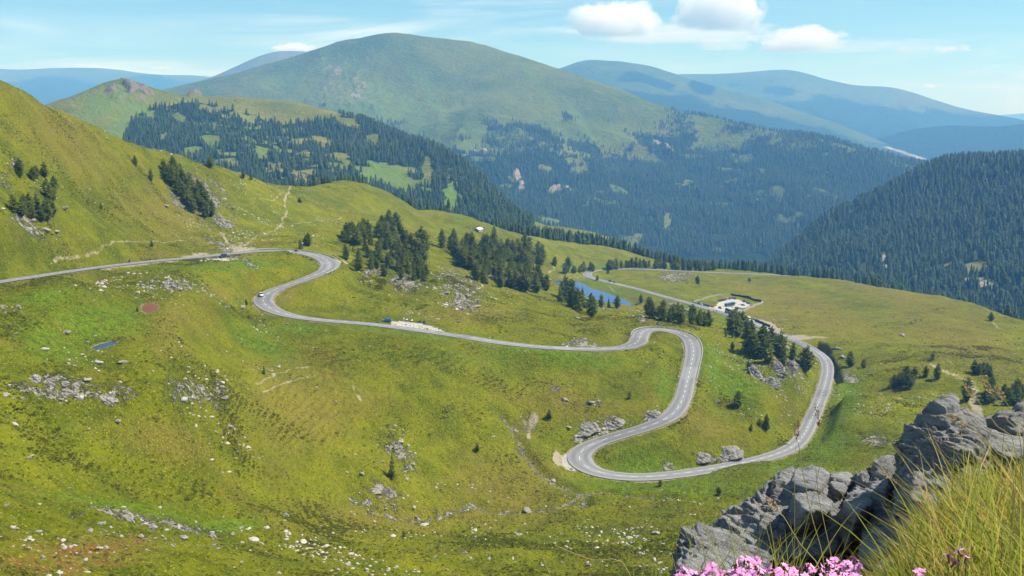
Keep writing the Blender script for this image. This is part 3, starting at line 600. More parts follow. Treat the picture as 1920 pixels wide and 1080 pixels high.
def mask_sh(s):
    wood = poly_in(s.U, s.V, W_SH).astype(float) * (1 - sstep(0.25, 0.6, pxblobs(s, CLEAR_SH, 0.7, 1.2, 45)))
    n = fbm(s.X, s.Y, 95, 4) + 0.5 * sstep(620, 700, s.U); wood *= sstep(-0.72, -0.2, n + 0.002 * (s.V - 230)); wood *= 1 - sstep(0.42, 0.72, fbm(s.X + 40, s.Y + 9, 75, 3) - 0.5 * sstep(620, 700, s.U))
    rock = pxblobs(s, [(248,165,14,7,30,.7),(270,172,12,6,20,0.6),(222,168,8,6,0,0.4),(262,185,12,10,0,0.4),(365,176,14,5,0,0.8),(405,172,16,5,0,.7),(230,180,30,10,20,0.4),(210,172,14,6,-20,.6)], 0.6, 0.9, 30)
    green = pxblobs(s, [(190,200,50,30,-30,0.7),(230,230,40,30,-20,0.8),(470,280,60,50,0,0.5),(380,270,60,40,0,0.5),(720,328,60,26,15,0.8),(846,372,12,34,0,1)], 0.6, 0.6, 120)
    return dict(wood=wood, rock=rock, green=green)
shoulder = far_sheet("knoll_hill", S_SH, M_SH, (-0.62, 0.14), 520, np.concatenate([np.geomspace(1250, 2500, 330)[:-1], np.geomspace(2500, 3000, 20)]), hill_material("shoulder_turf", (0.09, 0.112, 0.018), (0.165, 0.16, 0.034), WOODC, (0.20, 0.165, 0.14), 220, (0.10, 0.165, 0.03)), 10, 2, tail2, gully=(200, 1.2), dt=0.14, masks=mask_sh, crag=14)
# wooded spur on the right
S_SP = [(1380,560,2150),(1420,520,2250),(1445,500,2300),(1482,466,2300),(1530,422,2350),(1565,408,2380),(1602,396,2400),(1640,376,2400),(1680,350,2430),(1722,326,2450),(1760,313,2450),(1840,303,2400),(1920,295,2350),(2050,290,2300),(2200,290,2250)]
M_SP = [(1450,540,1900),(1520,480,2050),(1540,520,1850),(1600,440,2150),(1620,500,1850),(1700,380,2200),(1700,450,1950),(1700,520,1720),(1800,350,2200),(1800,430,1920),(1800,500,1720),(1800,560,1550),(1900,340,2150),(1900,430,1880),(1900,520,1620),(1920,580,1480),(2050,400,1900),(2050,560,1500)]
tail3 = [(math.sin(a) * r_, math.cos(a) * r_, z_) for a in np.linspace(0.15, 0.62, 5) for r_, z_ in ((1200, -330), (1050, -400))]
CLEAR_SP = [(1830,526,30,6,8),(1850,536,16,6,20),(1560,510,10,4,0,0.7),(1655,488,4,16,10,0.8),(1858,555,8,4),(1660,500,5,5),(1560,505,8,3)]
def mask_sp(s):
    wood = (1 - sstep(0.3, 0.6, pxblobs(s, CLEAR_SP, 0.5, 0.6, 60))) * sstep(-0.9, -0.6, fbm(s.X, s.Y, 120, 3))
    return dict(wood=wood, rock=pxblobs(s, [(b[0], b[1], b[2], b[3] * .7, (b[4] if len(b) > 4 else 0), 0.9) for b in CLEAR_SP], 0.5, 0.7, 30), green=wood * 0)
spur = far_sheet("wooded_spur", S_SP, M_SP, (0.18, 0.66), 360, np.concatenate([np.geomspace(1050, 2500, 260)[:-1], np.geomspace(2500, 3000, 20)]), hill_material("spur_turf", (0.10, 0.12, 0.03), (0.16, 0.16, 0.05), WOODC, (0.36, 0.33, 0.29), 220), 14, 3, tail3, gully=(260, 1.3), dt=0.14, masks=mask_sp)
# far ridges
def ridge(name, sil, bases, az, mat, amp, seed, wl, mk=None, na=260):
    rmax = max(s_[2] for s_ in sil); rmin = min(s_[2] for s_ in sil)
    fr_ = []
    for (u, v, r) in sil[::2]:
        for dv, k in bases: fr_.append((u, v + dv, r * k))
    return far_sheet(name, sil, fr_, az, na, np.geomspace(rmin * 0.62, rmax * 1.2, 150), mat, amp, seed, gully=(wl, 1.2), dt=0.06, top_smooth=0.2, fr=1.15, masks=mk)
def mk_wood(v_at, extra=(), light=(), soft=18, pale=()):
    def f(s):
        xs = np.array([p[0] for p in v_at]); ys = np.array([p[1] for p in v_at])
        line = np.interp(s.U, xs, ys); n = fbm(s.X, s.Y, 900, 4)
        w = sstep(-soft * 1.8, soft * 1.8, s.V - line + n * 26)
        if extra: w = np.maximum(w, pxblobs(s, extra, 0.8, 1.1, 420))
        if light: w = w * (1 - pxblobs(s, light, 0.4, 0.4, 300))
        pl_ = pxblobs(s, pale, 0.4, 0.35, 200) if pale else np.zeros_like(w)
        return dict(wood=w * (1 - pl_), rock=pl_, green=np.zeros_like(w))
    return f
HM_FAR = hill_material("far_turf", (0.05, 0.085, 0.02), (0.09, 0.11, 0.03), (0.02, 0.042, 0.022), (0.4, 0.36, 0.32), 1200, (0.11, 0.15, 0.04))
ridge("far_ridge", [(-120,122,14000),(0,128,14000),(30,130,14000),(70,129,14000),(120,127,14000),(160,126.5,14000),(195,127,14000),(212,128.5,14000),(235,130,14000),(245,134,14000),(290,137.5,14000),(330,140,14000),(350,138.5,14000),(375,141,14000),(410,146,14000),(470,152,14000),(560,160,14000)], ((20,.94),(50,.84),(90,.72)), (-0.6, -0.15), HM_FAR, 60, 4, 1300, mk_wood([(0,148),(100,146),(200,148),(260,150),(400,155)], [(90,158,60,8,4),(270,150,40,6,4)]))
ridge("bare_ridge", [(280,172,9000),(330,163,9000),(380,150,9000),(410,139,9000),(440,126,9000),(470,113,9000),(490,104,9000),(510,98,9000),(530,95.5,9000),(545,97,9000),(575,96,9000),(590,98,9000),(640,110,9000),(700,130,9000)], ((25,.94),(60,.84),(110,.7)), (-0.45, -0.08), hill_material("bare_turf", (0.09, 0.105, 0.05), (0.14, 0.14, 0.08), (0.03, 0.05, 0.028), (0.46, 0.42, 0.38), 700), 34, 5, 700, mk_wood([(300,163),(400,160),(480,148),(600,150)]))
ridge("blue_ridge", [(980,150,9000),(1030,136,9000),(1060,127,9000),(1085,116,9000),(1100,112.5,9000),(1118,113,9000),(1135,118,9000),(1158,114.5,9000),(1172,118,9000),(1200,122,9000),(1230,126,9000),(1250,135,9000),(1280,146,8900),(1330,160,8800),(1400,178,8700),(1460,196,8600),(1500,210,8500),(1560,230,8400),(1620,252,8300),(1680,278,8200),(1740,302,8100),(1800,330,8000)], ((25,.93),(60,.83),(110,.72)), (0.0, 0.55), hill_material("blue_turf", (0.05, 0.085, 0.02), (0.09, 0.11, 0.03), (0.02, 0.042, 0.022), (0.4, 0.36, 0.32), 800, (0.11, 0.15, 0.04)), 40, 6, 800, mk_wood([(980,190),(1150,170),(1200,172),(1300,175),(1340,190),(1420,196),(1480,206),(1520,214),(1800,280)], [(1230,160,50,22,18),(1320,165,26,14,20)], [(1390,202,20,3,4),(1515,228,24,6,20)], pale=[(1680,281,26,2.2,16),(1712,292,24,2.4,17)]), na=340)
ridge("high_ridge", [(1150,160,12000),(1240,144,12000),(1290,139.5,12000),(1340,140,12000),(1370,138,12000),(1400,136,12000),(1440,133,12000),(1472,131,12000),(1490,132,12000),(1520,141,12000),(1560,153,12000),(1595,161,12000),(1630,163,12000),(1660,163,12000),(1690,168,12000),(1720,178,12000),(1760,192,12000),(1800,203,11900),(1850,213,11800),(1890,220,11700),(1940,230,11600),(2050,255,11400)], ((30,.93),(70,.83),(130,.7)), (0.08, 0.62), HM_FAR, 55, 7, 1100, mk_wood([(1200,190),(1500,188),(1580,182),(1650,192),(1720,196),(1760,205),(1900,216),(2000,240)], [(1470,170,60,12,8),(1380,160,20,6)], [(1720,205,16,4,14)]), na=340)
ridge("low_ridge", [(1560,292,8600),(1640,262,8600),(1700,246,8600),(1755,238,8600),(1800,236,8600),(1850,241,8600),(1880,238,8500),(1910,233,8500),(1960,232,8500),(2080,240,8400)], ((25,.93),(60,.83),(100,.72)), (0.25, 0.64), HM_FAR, 30, 8, 700, mk_wood([(1500,200),(2000,200)], pale=[(1680,281,26,2.2,16),(1712,292,24,2.4,17)]))
ridge("distant_ridge", [(1700,232,24000),(1800,224,24000),(1880,219,24000),(1915,216,24000),(1960,214,24000),(2080,212,24000)], ((20,.9),(50,.75)), (0.3, 0.62), HM_FAR, 50, 9, 2000, mk_wood([(1500,225),(2000,222)]))
# the valley floor that everything stands on
mesh_obj("valley_floor", [(-30000, -3000, -1600), (30000, -3000, -1600), (30000, 30000, -1600), (-30000, 30000, -1600)], [[0, 1, 2, 3]], simple_mat("valley_green", (0.05, 0.08, 0.03), 1.0, 0.0, scale=0.002), kind='structure')
# pale river gravel / quarry strip in the far valley
# ================================================================== TREES
def needle_material(name, a, b, trans=0.0):
    m, t, bs = new_mat(name)
    oi = t.node('ShaderNodeObjectInfo').outputs['Random']; p = t.pos()
    n = t.noise(p, 0.9, 3, 0.7)
    c = t.mix(t.math('ADD', t.math('MULTIPLY', oi, 0.6), t.math('MULTIPLY', t.ramp(n, 0.35, 0.65), 0.4)), a, b)
    t.put(bs.inputs['Base Color'], c); bs.inputs['Roughness'].default_value = 0.8; bs.inputs['Specular IOR Level'].default_value = 0.15
    return m
M_NEEDLE = needle_material("needles", (0.042, 0.064, 0.004), (0.130, 0.148, 0.012))
M_FOREST = needle_material("forest_needles", (0.013, 0.032, 0.010), (0.050, 0.078, 0.018))
M_BARK = simple_mat("bark", (0.10, 0.075, 0.055), 0.9, 0.1)
M_DEAD = simple_mat("dead_wood", (0.30, 0.27, 0.25), 0.9, 0.1)
def cone_tree(rg, h=1.0, rad=0.17, tiers=5, seg=7, ovoid=0.0):
    """unit-height conifer of a few ragged skirts, for woods seen from kilometres away"""
    V_, F_ = [], []
    for i in range(tiers):
        f0 = 0.06 + 0.86 * i / tiers; f1 = min(1.0, f0 + 1.45 / tiers + 0.05)
        prof = (1 - f0) ** (0.9 - 0.45 * ovoid) * (min(1, 0.55 + f0 * 2.2) if ovoid else 1)
        b = len(V_); ang0 = rg.uniform(0, 6.28)
        for k in range(seg):
            a = ang0 + 6.283 * k / seg + rg.uniform(-.2, .2); r = rad * prof * rg.uniform(0.62, 1.18)
            V_.append((math.cos(a) * r, math.sin(a) * r, f0 + rg.uniform(-.03, .02)))
        V_.append((rg.uniform(-.012, .012), rg.uniform(-.012, .012), f1))
        for k in range(seg): F_.append((b + k, b + (k + 1) % seg, b + seg))
    return np.array(V_) * h, np.array(F_)
def crown_mesh(rg, kind):
    """unit-height crown: whorls of branches, each branch a fan of small drooping sprays"""
    V_, F_ = [], []
    def tri(a, b, c):
        n = len(V_); V_.extend((a, b, c)); F_.append((n, n + 1, n + 2))
    levels = 22 if kind == 'spruce' else 20
    lean = np.array([rg.uniform(-.03, .03), rg.uniform(-.03, .03), 0])
    lob = rg.uniform(0, 6.28); gapz = rg.uniform(0.2, 0.7)
    for i in range(levels):
        f = i / (levels - 1); z = 0.07 + 0.91 * f
        if kind == 'spruce': R_ = 0.175 * (1 - f) ** 0.85 + 0.008
        else: R_ = 0.205 * (max(0, 1 - f ** 2.1)) ** 0.75 * min(1, 0.62 + f * 1.6) + 0.012
        nb = max(4, int(11 * (R_ / 0.18) ** 0.6))
        for k in range(nb):
            a = 6.283 * (k + rg.uniform(-.35, .35)) / nb + i * 1.3
            L = R_ * rg.uniform(0.50, 1.42) * (1 + 0.22 * math.sin(a * 2 + lob + z * 5))
            if rg.random() < 0.13: continue
            d = np.array([math.cos(a), math.sin(a), 0.0]); s_ = np.array([-d[1], d[0], 0.0])
            dz = -0.30 * L if kind == 'spruce' else 0.22 * L
            base = np.array([0, 0, z]) + lean * f + d * L * 0.05
            w = L * rg.uniform(0.30, 0.46)
            for q in range(5 if L > 0.05 else 3):
                g = 0.28 + 0.72 * (q + rg.uniform(0, 0.5)) / 5
                cpt = base + d * L * g + np.array([0, 0, dz * g + rg.uniform(-.014, .014)])
                up = np.array([rg.uniform(-.4, .4), rg.uniform(-.4, .4), 0.35 + rg.uniform(0, .6)]); up /= np.linalg.norm(up)
                side = s_ * w * rg.uniform(.45, .95) * (1.15 - g * 0.5)
                tip = cpt + d * L * rg.uniform(.16, .34) + np.array([0, 0, rg.uniform(-.03, .018)])
                tri(cpt - side - up * 0.014, tip, cpt + up * 0.024)
                tri(cpt + side - up * 0.014, cpt + up * 0.024, tip)
                if q % 2 == 0: tri(cpt - side * .7 + np.array([0, 0, -.028]), cpt + side * .7 + np.array([0, 0, -.022]), cpt + d * L * .1 + up * 0.015)
    # dark heart so that the sky does not show through the stem everywhere
    c, f_ = cone_tree(rg, 0.93, 0.085 if kind == 'spruce' else 0.10, 6, 7, 0 if kind == 'spruce' else 1)
    n = len(V_); V_.extend(c.tolist()); F_.extend((f_ + n).tolist())
    return np.array(V_), np.array(F_)
def trunk_mesh():
    vs_, fs_ = [], []
    zs, rs = (-0.06, 0.0, 0.12, 0.45, 0.8), (0.030, 0.024, 0.017, 0.012, 0.004)
    for z, r in zip(zs, rs):
        for k in range(7): a = 6.283 * k / 7; vs_.append((math.cos(a) * r, math.sin(a) * r, z))
    for i in range(4):
        for k in range(7): fs_.append((i * 7 + k, i * 7 + (k + 1) % 7, i * 7 + 7 + (k + 1) % 7, i * 7 + 7 + k))
    for z, n in ((0.10, 4), (0.2, 5), (0.32, 5)):                      # limbs
        for k in range(n):
            a = 6.283 * k / n + z * 9; L = 0.13; b = len(vs_)
            for s_, rr_ in ((0.0, 0.006), (1.0, 0.0015)):
                for j in range(3):
                    w = 6.283 * j / 3; vs_.append((math.cos(a) * L * s_ - math.sin(a) * rr_ * math.cos(w), math.sin(a) * L * s_ + math.cos(a) * rr_ * math.cos(w), z - 0.02 * s_ + rr_ * math.sin(w)))
            for j in range(3): fs_.append((b + j, b + (j + 1) % 3, b + 3 + (j + 1) % 3, b + 3 + j))
    return vs_, fs_
tr_rng = np.random.default_rng(21)
_tv, _tf = trunk_mesh(); ME_TRUNK = mesh_obj("trunk", _tv, _tf, M_BARK)
ME_CROWN = {}
for kind in ('spruce', 'pine'):
    ME_CROWN[kind] = [mesh_obj("crown", *crown_mesh(tr_rng, kind), M_NEEDLE).data for _ in range(5)]
_trunk = ME_TRUNK.data
for o in [o for o in COL.objects if o.name.split('.')[0] in ("crown", "trunk")]: bpy.data.objects.remove(o)
TREES = []
def plant(kind, u, v, h, label, group=None, wide=1.0, at=None):
    p = G.hit(u, v) if at is None else at
    t = empty(kind + "_tree", (p[0], p[1], p[2] - 0.03 * h), tr_rng.uniform(0, 6.28)); t.scale = (h * wide, h * wide, h)
    tag(t, label, "tree", group)
    c = bpy.data.objects.new("crown", ME_CROWN[kind][tr_rng.integers(5)]); COL.objects.link(c); c.parent = t
    if np.hypot(p[0], p[1]) < 640:
        k = bpy.data.objects.new("trunk", _trunk); COL.objects.link(k); k.parent = t
    TREES.append((p[0], p[1], h)); return t
def px_h(u, v, hp):
    p = G.hit(u, v); return hp * math.hypot(math.hypot(p[0], p[1]), p[2]) / F
def clump(kinds, poly, n, hpx, label, group, wide=1.1, gap=3.0):
    us = [q[0] for q in poly]; vs_ = [q[1] for q in poly]; got = []; tries = 0
    while len(got) < n and tries < n * 40:
        tries += 1; u = tr_rng.uniform(min(us), max(us)); v = tr_rng.uniform(min(vs_), max(vs_))
        if not poly_in(np.array([u]), np.array([v]), poly)[0]: continue
        p = G.hit(u, v)
        if any((p[0] - q[0]) ** 2 + (p[1] - q[1]) ** 2 < gap * gap for q in got): continue
        got.append(p); k = kinds[tr_rng.integers(len(kinds))]
        plant(k, u, v, px_h(u, v, tr_rng.uniform(*hpx)), label[kinds.index(k)] if isinstance(label, (list, tuple)) else label, group, wide * tr_rng.uniform(0.85, 1.2), at=p)
S_, P_ = 'spruce', 'pine'
# --- dense groups (nothing tells the trees inside one group apart)
clump([P_], [(305,322),(325,318),(345,335),(362,348),(380,362),(392,382),(402,400),(408,418),(398,424),(388,412),(372,405),(360,398),(345,385),(332,365),(315,342)], 25, (22,42), "dark pine in the tight strip of trees down the rocky gully of the left slope", "pines in the gully of the left slope", gap=3.8)
clump([P_], [(705,432),(720,425),(745,428),(762,440),(772,470),(765,495),(750,500),(735,480),(715,465)], 30, (24,42), "tall pine in the dense column of trees on the slope behind the mound", "pines in the dense column behind the mound", gap=3.4)
clump([P_, S_], [(640,440),(665,436),(700,440),(700,462),(680,475),(655,462)], 12, (26,40), ("pine among the scattered trees uphill of the upper hairpin", "narrow spruce among the scattered trees uphill of the upper hairpin"), "trees uphill of the upper hairpin", gap=4)
clump([S_, P_], [(690,480),(730,490),(775,505),(800,500),(800,530),(760,525),(720,520),(690,505)], 20, (22,36), ("slim spruce standing loose at the foot of the wooded slope behind the mound", "small pine standing loose at the foot of the wooded slope behind the mound"), "loose trees at the foot of the wooded slope", gap=4)
clump([P_], [(775,452),(795,462),(805,500),(790,515),(770,490)], 9, (34,46), "pine in the thin row between the dense column and the larger wood", "pines between the column and the wood")
clump([P_], [(825,462),(850,462),(885,458),(915,460),(945,462),(968,475),(985,500),(995,530),(985,545),(950,542),(915,535),(890,528),(868,505),(850,488)], 88, (25,42), "dark pine packed inside the larger wood above the pond", "pines of the wood above the pond", wide=0.95, gap=3.2)
clump([P_], [(965,478),(1000,472),(1018,488),(1015,505),(990,505),(975,495)], 12, (30,42), "pine at the right edge of the wood beside the meadow track", "pines at the edge of the wood by the track", gap=4)
clump([P_], [(988,532),(1022,540),(1030,552),(1000,552)], 9, (24,36), "pine at the near tip of the pond", "pines at the near tip of the pond", gap=3.5)
clump([P_, S_], [(1042,556),(1068,560),(1090,570),(1112,585),(1118,596),(1100,592),(1075,580),(1050,568)], 14, (32,50), ("dark pine on the bank in front of the pond", "pointed spruce on the bank in front of the pond"), "trees on the bank in front of the pond", gap=3.5)
clump([P_], [(1215,588),(1255,590),(1300,602),(1335,606),(1330,614),(1280,610),(1240,602),(1210,596)], 20, (22,36), "pine in the belt of trees between the hairpin and the car park", "pines between the hairpin and the car park", gap=4)
clump([P_], [(1345,614),(1375,610),(1412,625),(1425,640),(1400,640),(1370,628)], 10, (26,40), "pine at the top of the rocky rib under the car park", "pines at the top of the rocky rib", gap=3.5)
clump([P_], [(1395,655),(1425,648),(1450,660),(1475,672),(1495,690),(1475,694),(1450,686),(1420,676),(1400,668)], 13, (36,52), "tall dark pine on the rocky rib inside the right bend", "pines on the rocky rib inside the right bend", wide=1.0, gap=3.2)
clump([P_], [(1672,728),(1690,712),(1712,705),(1720,718),(1705,732),(1685,738)], 9, (20,32), "pine in the small copse on the right meadow below the pale track", "pines in the small copse on the right meadow", gap=3)
clump([P_], [(1842,735),(1880,728),(1915,735),(1918,760),(1880,765),(1850,758)], 12, (26,40), "pine in the copse beside the pale track at the frame edge", "pines beside the pale track at the frame edge", gap=3.5)
clump([P_], [(1822,700),(1850,694),(1862,706),(1850,714),(1828,712)], 5, (18,26), "pine in the group above the bend of the pale track", "pines above the bend of the pale track", gap=3)
clump([P_], [(20,322),(40,320),(105,340),(100,352),(85,350),(30,336)], 5, (22,30), "pine above the crags on the left slope", "pines above the left crags", gap=4)
clump([P_], [(25,396),(60,392),(95,402),(100,415),(78,420),(50,415),(30,408)], 13, (24,36), "pine among the crags low on the left slope", "pines among the left crags", gap=3)
clump([P_], [(80,352),(105,360),(108,378),(92,378)], 5, (24,32), "pine between the two crags on the left slope", "pines between the left crags", gap=3)
clump([P_], [(1055,512),(1120,506),(1180,500),(1240,502),(1240,505),(1180,503),(1120,509),(1060,517)], 26, (14,22), "small pine in the row behind the far bend of the road", "pines in the row behind the far bend", gap=5)
clump([P_, S_], [(560,470),(575,462),(580,455),(570,458)], 2, (20,24), "bushy pine beside the upper hairpin wall", "pines beside the upper hairpin wall")
clump([P_, S_], [(948,512),(985,515),(1010,532),(1000,550),(965,546)], 16, (28,44), ("pine on the lower fringe of the wood towards the pond", "spruce on the lower fringe of the wood towards the pond"), "trees on the lower fringe of the wood", gap=3.5)
clump([S_, P_], [(625,425),(700,440),(800,470),(810,520),(740,515),(660,480)], 26, (12,28), ("slender young spruce strewn over the wooded slope behind the mound", "young pine strewn over the wooded slope behind the mound"), "young trees strewn over the wooded slope", gap=5)
clump([P_], [(1240,503),(1300,506),(1340,507),(1340,509),(1290,508),(1240,506)], 14, (14,22), "small pine in the row along the far road past the bend", "pines along the far road past the bend", gap=5)
# --- trees that stand by themselves
SOLO = [(S_,735,897,50,0.8,"tall slim dead-topped spruce alone in the lower bowl"),(P_,1030,787,20,1.2,"bushy small pine alone above the stream gully"),(P_,895,849,16,1.2,"low round pine alone on the slope left of the stream"),(S_,495,702,18,1.0,"small spruce alone on the grassy nose with cow tracks"),(P_,1180,748,16,1.1,"small dark pine alone inside the upper loop"),
 (P_,1383,764,34,1.1,"bushy pine beside the pale slab inside the lower loop"),(P_,1436,808,34,0.8,"slender pine left of the lower right bend"),(P_,1408,812,14,1.0,"tiny pine left of the slender one inside the lower loop"),(P_,1424,800,16,.9,"tiny slim pine uphill of the slender one inside the lower loop"),(P_,1510,699,52,1.15,"broad dark pine at the end of the rocky rib by the road"),(P_,1486,674,34,.9,"narrow pine second from the end of the rocky rib"),
 (P_,1594,687,30,1.2,"bushy pine above the dark hollow right of the road"),(P_,1619,690,18,1.2,"low pine right of the bushy one at the dark hollow"),(P_,1858,602,16,1.3,"round pine alone high on the big right meadow"),(P_,1308,533,18,1.2,"round pine alone on the stony meadow behind the car park"),(P_,1405,529,9,1.2,"tiny pine alone on the skyline of the far meadow"),
 (P_,1735,708,22,1.0,"pine left of the top of the pale track"),(P_,1757,712,30,1.0,"pine at the top of the pale track"),(P_,1748,676,14,1.2,"small pine where the pale track leaves the meadow"),(P_,1812,752,44,1.0,"tall pine in front of the lower pale track"),(P_,672,508,32,1.3,"broad pine just outside the upper hairpin"),(P_,649,488,30,1.0,"pine nearest the upper hairpin wall"),
 (P_,578,462,26,1.2,"bushy pine above the road before the upper hairpin"),(P_,190,393,12,1.0,"small pine alone in the middle of the left slope"),(P_,285,464,12,1.0,"small pine just above the left road"),(P_,283,340,24,0.9,"slim pine left of the gully trees"),(P_,254,312,20,.9,"slim pine on the open left slope"),(P_,394,316,22,1.2,"round pine on the left skyline right of the gully"),(P_,347,290,14,1.2,"round bush of a pine on the left skyline"),
 (S_,130,212,10,1.2,"tiny spruce highest on the left skyline"),(S_,220,245,12,1.1,"small spruce on the left skyline over the knoll forest"),(S_,229,249,12,1.0,"small spruce just right of another on the left skyline"),(S_,243,263,14,1.0,"spruce below the pair on the left skyline"),(S_,190,234,8,1.2,"tiny spruce among skyline stones on the left"),(P_,456,335,14,1.1,"pine on the falling left skyline before the saddle"),(P_,471,339,12,1.1,"smaller pine right of the first on the falling skyline"),
 (P_,562,380,10,2.0,"low dark thicket of pine alone in the upper meadow"),(P_,1140,513,9,1.3,"round bush of a pine by the far road bend"),(P_,1120,526,12,1.2,"pine beside the road end of the pond"),(P_,1127,577,26,1.0,"pine right of the bank trees on the pond's near shore"),(S_,1141,577,22,.7,"thin spruce on the near shore of the pond"),(P_,1157,578,26,1.1,"pine at the far right of the pond's near shore"),
 (P_,1202,568,18,1.1,"pine between the pond and the straight road"),(P_,1215,574,14,1.0,"small pine between the pond and the straight road"),(P_,1373,656,16,1.0,"small pine left of the rocky rib"),(P_,1361,632,14,.9,"tiny pine on the pale ledge above the hairpin"),(P_,1373,634,14,.9,"second tiny pine on the pale ledge above the hairpin"),(P_,1403,694,18,1.0,"small pine under the rocky rib"),(P_,1065,506,26,1.2,"broad pine at the end of the row by the far bend"),
 (P_,1040,500,20,1.2,"pine at the meadow edge above the dirt track"),(P_,758,1008,12,1.3,"tiny bushy pine on the near slope among white stones"),(P_,462,573,14,.8,"small pine on the outer edge of the second hairpin"),(P_,258,585,9,1.3,"dark bush beside the rust red pool"),(P_,1238,912,14,1.2,"round bush below the lower road"),(P_,1348,930,18,1.2,"round bush beside the stream below the lower road")]
for k, u, v, hp, w, lab in SOLO: plant(k, u, v, px_h(u, v, hp), lab, None, w)
# --- a dead grey tree
def snag(u, v, hp, lab):
    p = G.hit(u, v); h = px_h(u, v, hp); V_, F_ = [], []
    def stick(a, b, r0, r1):
        a, b = Vector(a), Vector(b); q = (b - a).to_track_quat('Z', 'Y'); n = len(V_)
        for c, r in ((a, r0), (b, r1)):
            for j in range(5): V_.append(c + q @ Vector((math.cos(j * 1.2566) * r, math.sin(j * 1.2566) * r, 0)))
        for j in range(5): F_.append((n + j, n + (j + 1) % 5, n + 5 + (j + 1) % 5, n + 5 + j))
    stick((0, 0, -.3), (0.2, 0, h), 0.16, 0.03)
    t = empty("dead_tree", p); tag(t, lab, "dead tree"); mesh_obj("trunk", V_, F_, M_DEAD, t); V_.clear(); F_.clear()
    for i in range(26):
        z = h * (0.15 + 0.03 * i); a = i * 2.4; L = (h - z) * 0.28 + 0.2; stick((0.2 * z / h, 0, z), (math.cos(a) * L, math.sin(a) * L, z - 0.25 * L), 0.05, 0.015)
    mesh_obj("branches", V_, F_, M_DEAD, t)
snag(727, 520, 24, "bare grey dead tree at the edge of the mound path")
# --- far woods: one mass each
def forest(name, s, dens, hgt, rmax, vmax, seed, pick=0.02):
    rg = np.random.default_rng(seed)
    r = s.r; area = (np.gradient(r) * r)[None, :] * (s.az[1] - s.az[0])
    w = s.masks['wood'] * ((s.U > -60) & (s.U < 1990) & (s.V < vmax)) * (np.hypot(s.X, s.Y) < rmax)
    lam = w * area * dens; n = rg.poisson(lam); ia, ir = np.nonzero(n); rep = n[ia, ir]; ia = np.repeat(ia, rep); ir = np.repeat(ir, rep)
    az = s.az[ia] + rg.uniform(-.5, .5, len(ia)) * (s.az[1] - s.az[0]); rr = s.r[ir] + rg.uniform(-.5, .5, len(ia)) * np.gradient(r)[ir]
    x = np.sin(az) * rr; y = np.cos(az) * rr; z = s.height(x, y) - 0.6
    o = instancer(name, np.stack([x, y, z], 1), hgt, seed); print(name, len(x)); return o
FOREST_PROTO = bpy.data.collections.new("forest_kinds")
fr = np.random.default_rng(5)
for i in range(6):
    v_, f_ = cone_tree(fr, 1.0, 0.25 if i % 2 else 0.20, 6, 7, i % 2)
    o = mesh_obj("forest_tree", v_, f_, M_FOREST); COL.objects.unlink(o); FOREST_PROTO.objects.link(o)
def instancer(name, pts, hgt, seed, proto=None, jit=0.35):
    o = mesh_obj(name, pts, [], None, kind='stuff')
    ng = bpy.data.node_groups.new(name, 'GeometryNodeTree')
    ng.interface.new_socket("Geometry", in_out='INPUT', socket_type='NodeSocketGeometry'); ng.interface.new_socket("Geometry", in_out='OUTPUT', socket_type='NodeSocketGeometry')
    N = ng.nodes; gi = N.new('NodeGroupInput'); go = N.new('NodeGroupOutput')
    ip = N.new('GeometryNodeInstanceOnPoints'); ci = N.new('GeometryNodeCollectionInfo'); ci.inputs['Collection'].default_value = proto or FOREST_PROTO
    ci.inputs['Separate Children'].default_value = True; ci.inputs['Reset Children'].default_value = True
    def rv(dt, lo, hi, sd):
        n = N.new('FunctionNodeRandomValue'); n.data_type = dt
        i = {'FLOAT_VECTOR': 0, 'FLOAT': 2, 'INT': 4}[dt]; n.inputs[i].default_value = lo; n.inputs[i + 1].default_value = hi; n.inputs['Seed'].default_value = sd
        return n.outputs[{'FLOAT_VECTOR': 0, 'FLOAT': 1, 'INT': 2}[dt]]
    L = ng.links; ip.inputs['Pick Instance'].default_value = True
    L.new(gi.outputs[0], ip.inputs['Points']); L.new(ci.outputs[0], ip.inputs['Instance'])
    L.new(rv('INT', 0, len((proto or FOREST_PROTO).objects) - 1, seed), ip.inputs['Instance Index'])
    L.new(rv('FLOAT_VECTOR', (-.05, -.05, 0), (.05, .05, 6.28), seed + 1), ip.inputs['Rotation'])
    sc = N.new('ShaderNodeVectorMath'); sc.operation = 'MULTIPLY'; L.new(rv('FLOAT_VECTOR', (0.85, 0.85, 1), (1.25, 1.25, 1), seed + 3), sc.inputs[0])
    L.new(rv('FLOAT', hgt * (1 - jit), hgt * (1 + jit), seed + 2), sc.inputs[1]); L.new(sc.outputs[0], ip.inputs['Scale'])
    L.new(ip.outputs[0], go.inputs[0])
    md = o.modifiers.new("scatter", 'NODES'); md.node_group = ng
    return o
forest("forest_under_main_mountain", main, 1 / 115.0, 16.5, 5100, 480, 11)
forest("forest_under_knoll", shoulder, 1 / 75.0, 13.5, 2480, 430, 12)
forest("forest_on_spur", spur, 1 / 62.0, 14.5, 2480, 620, 13)
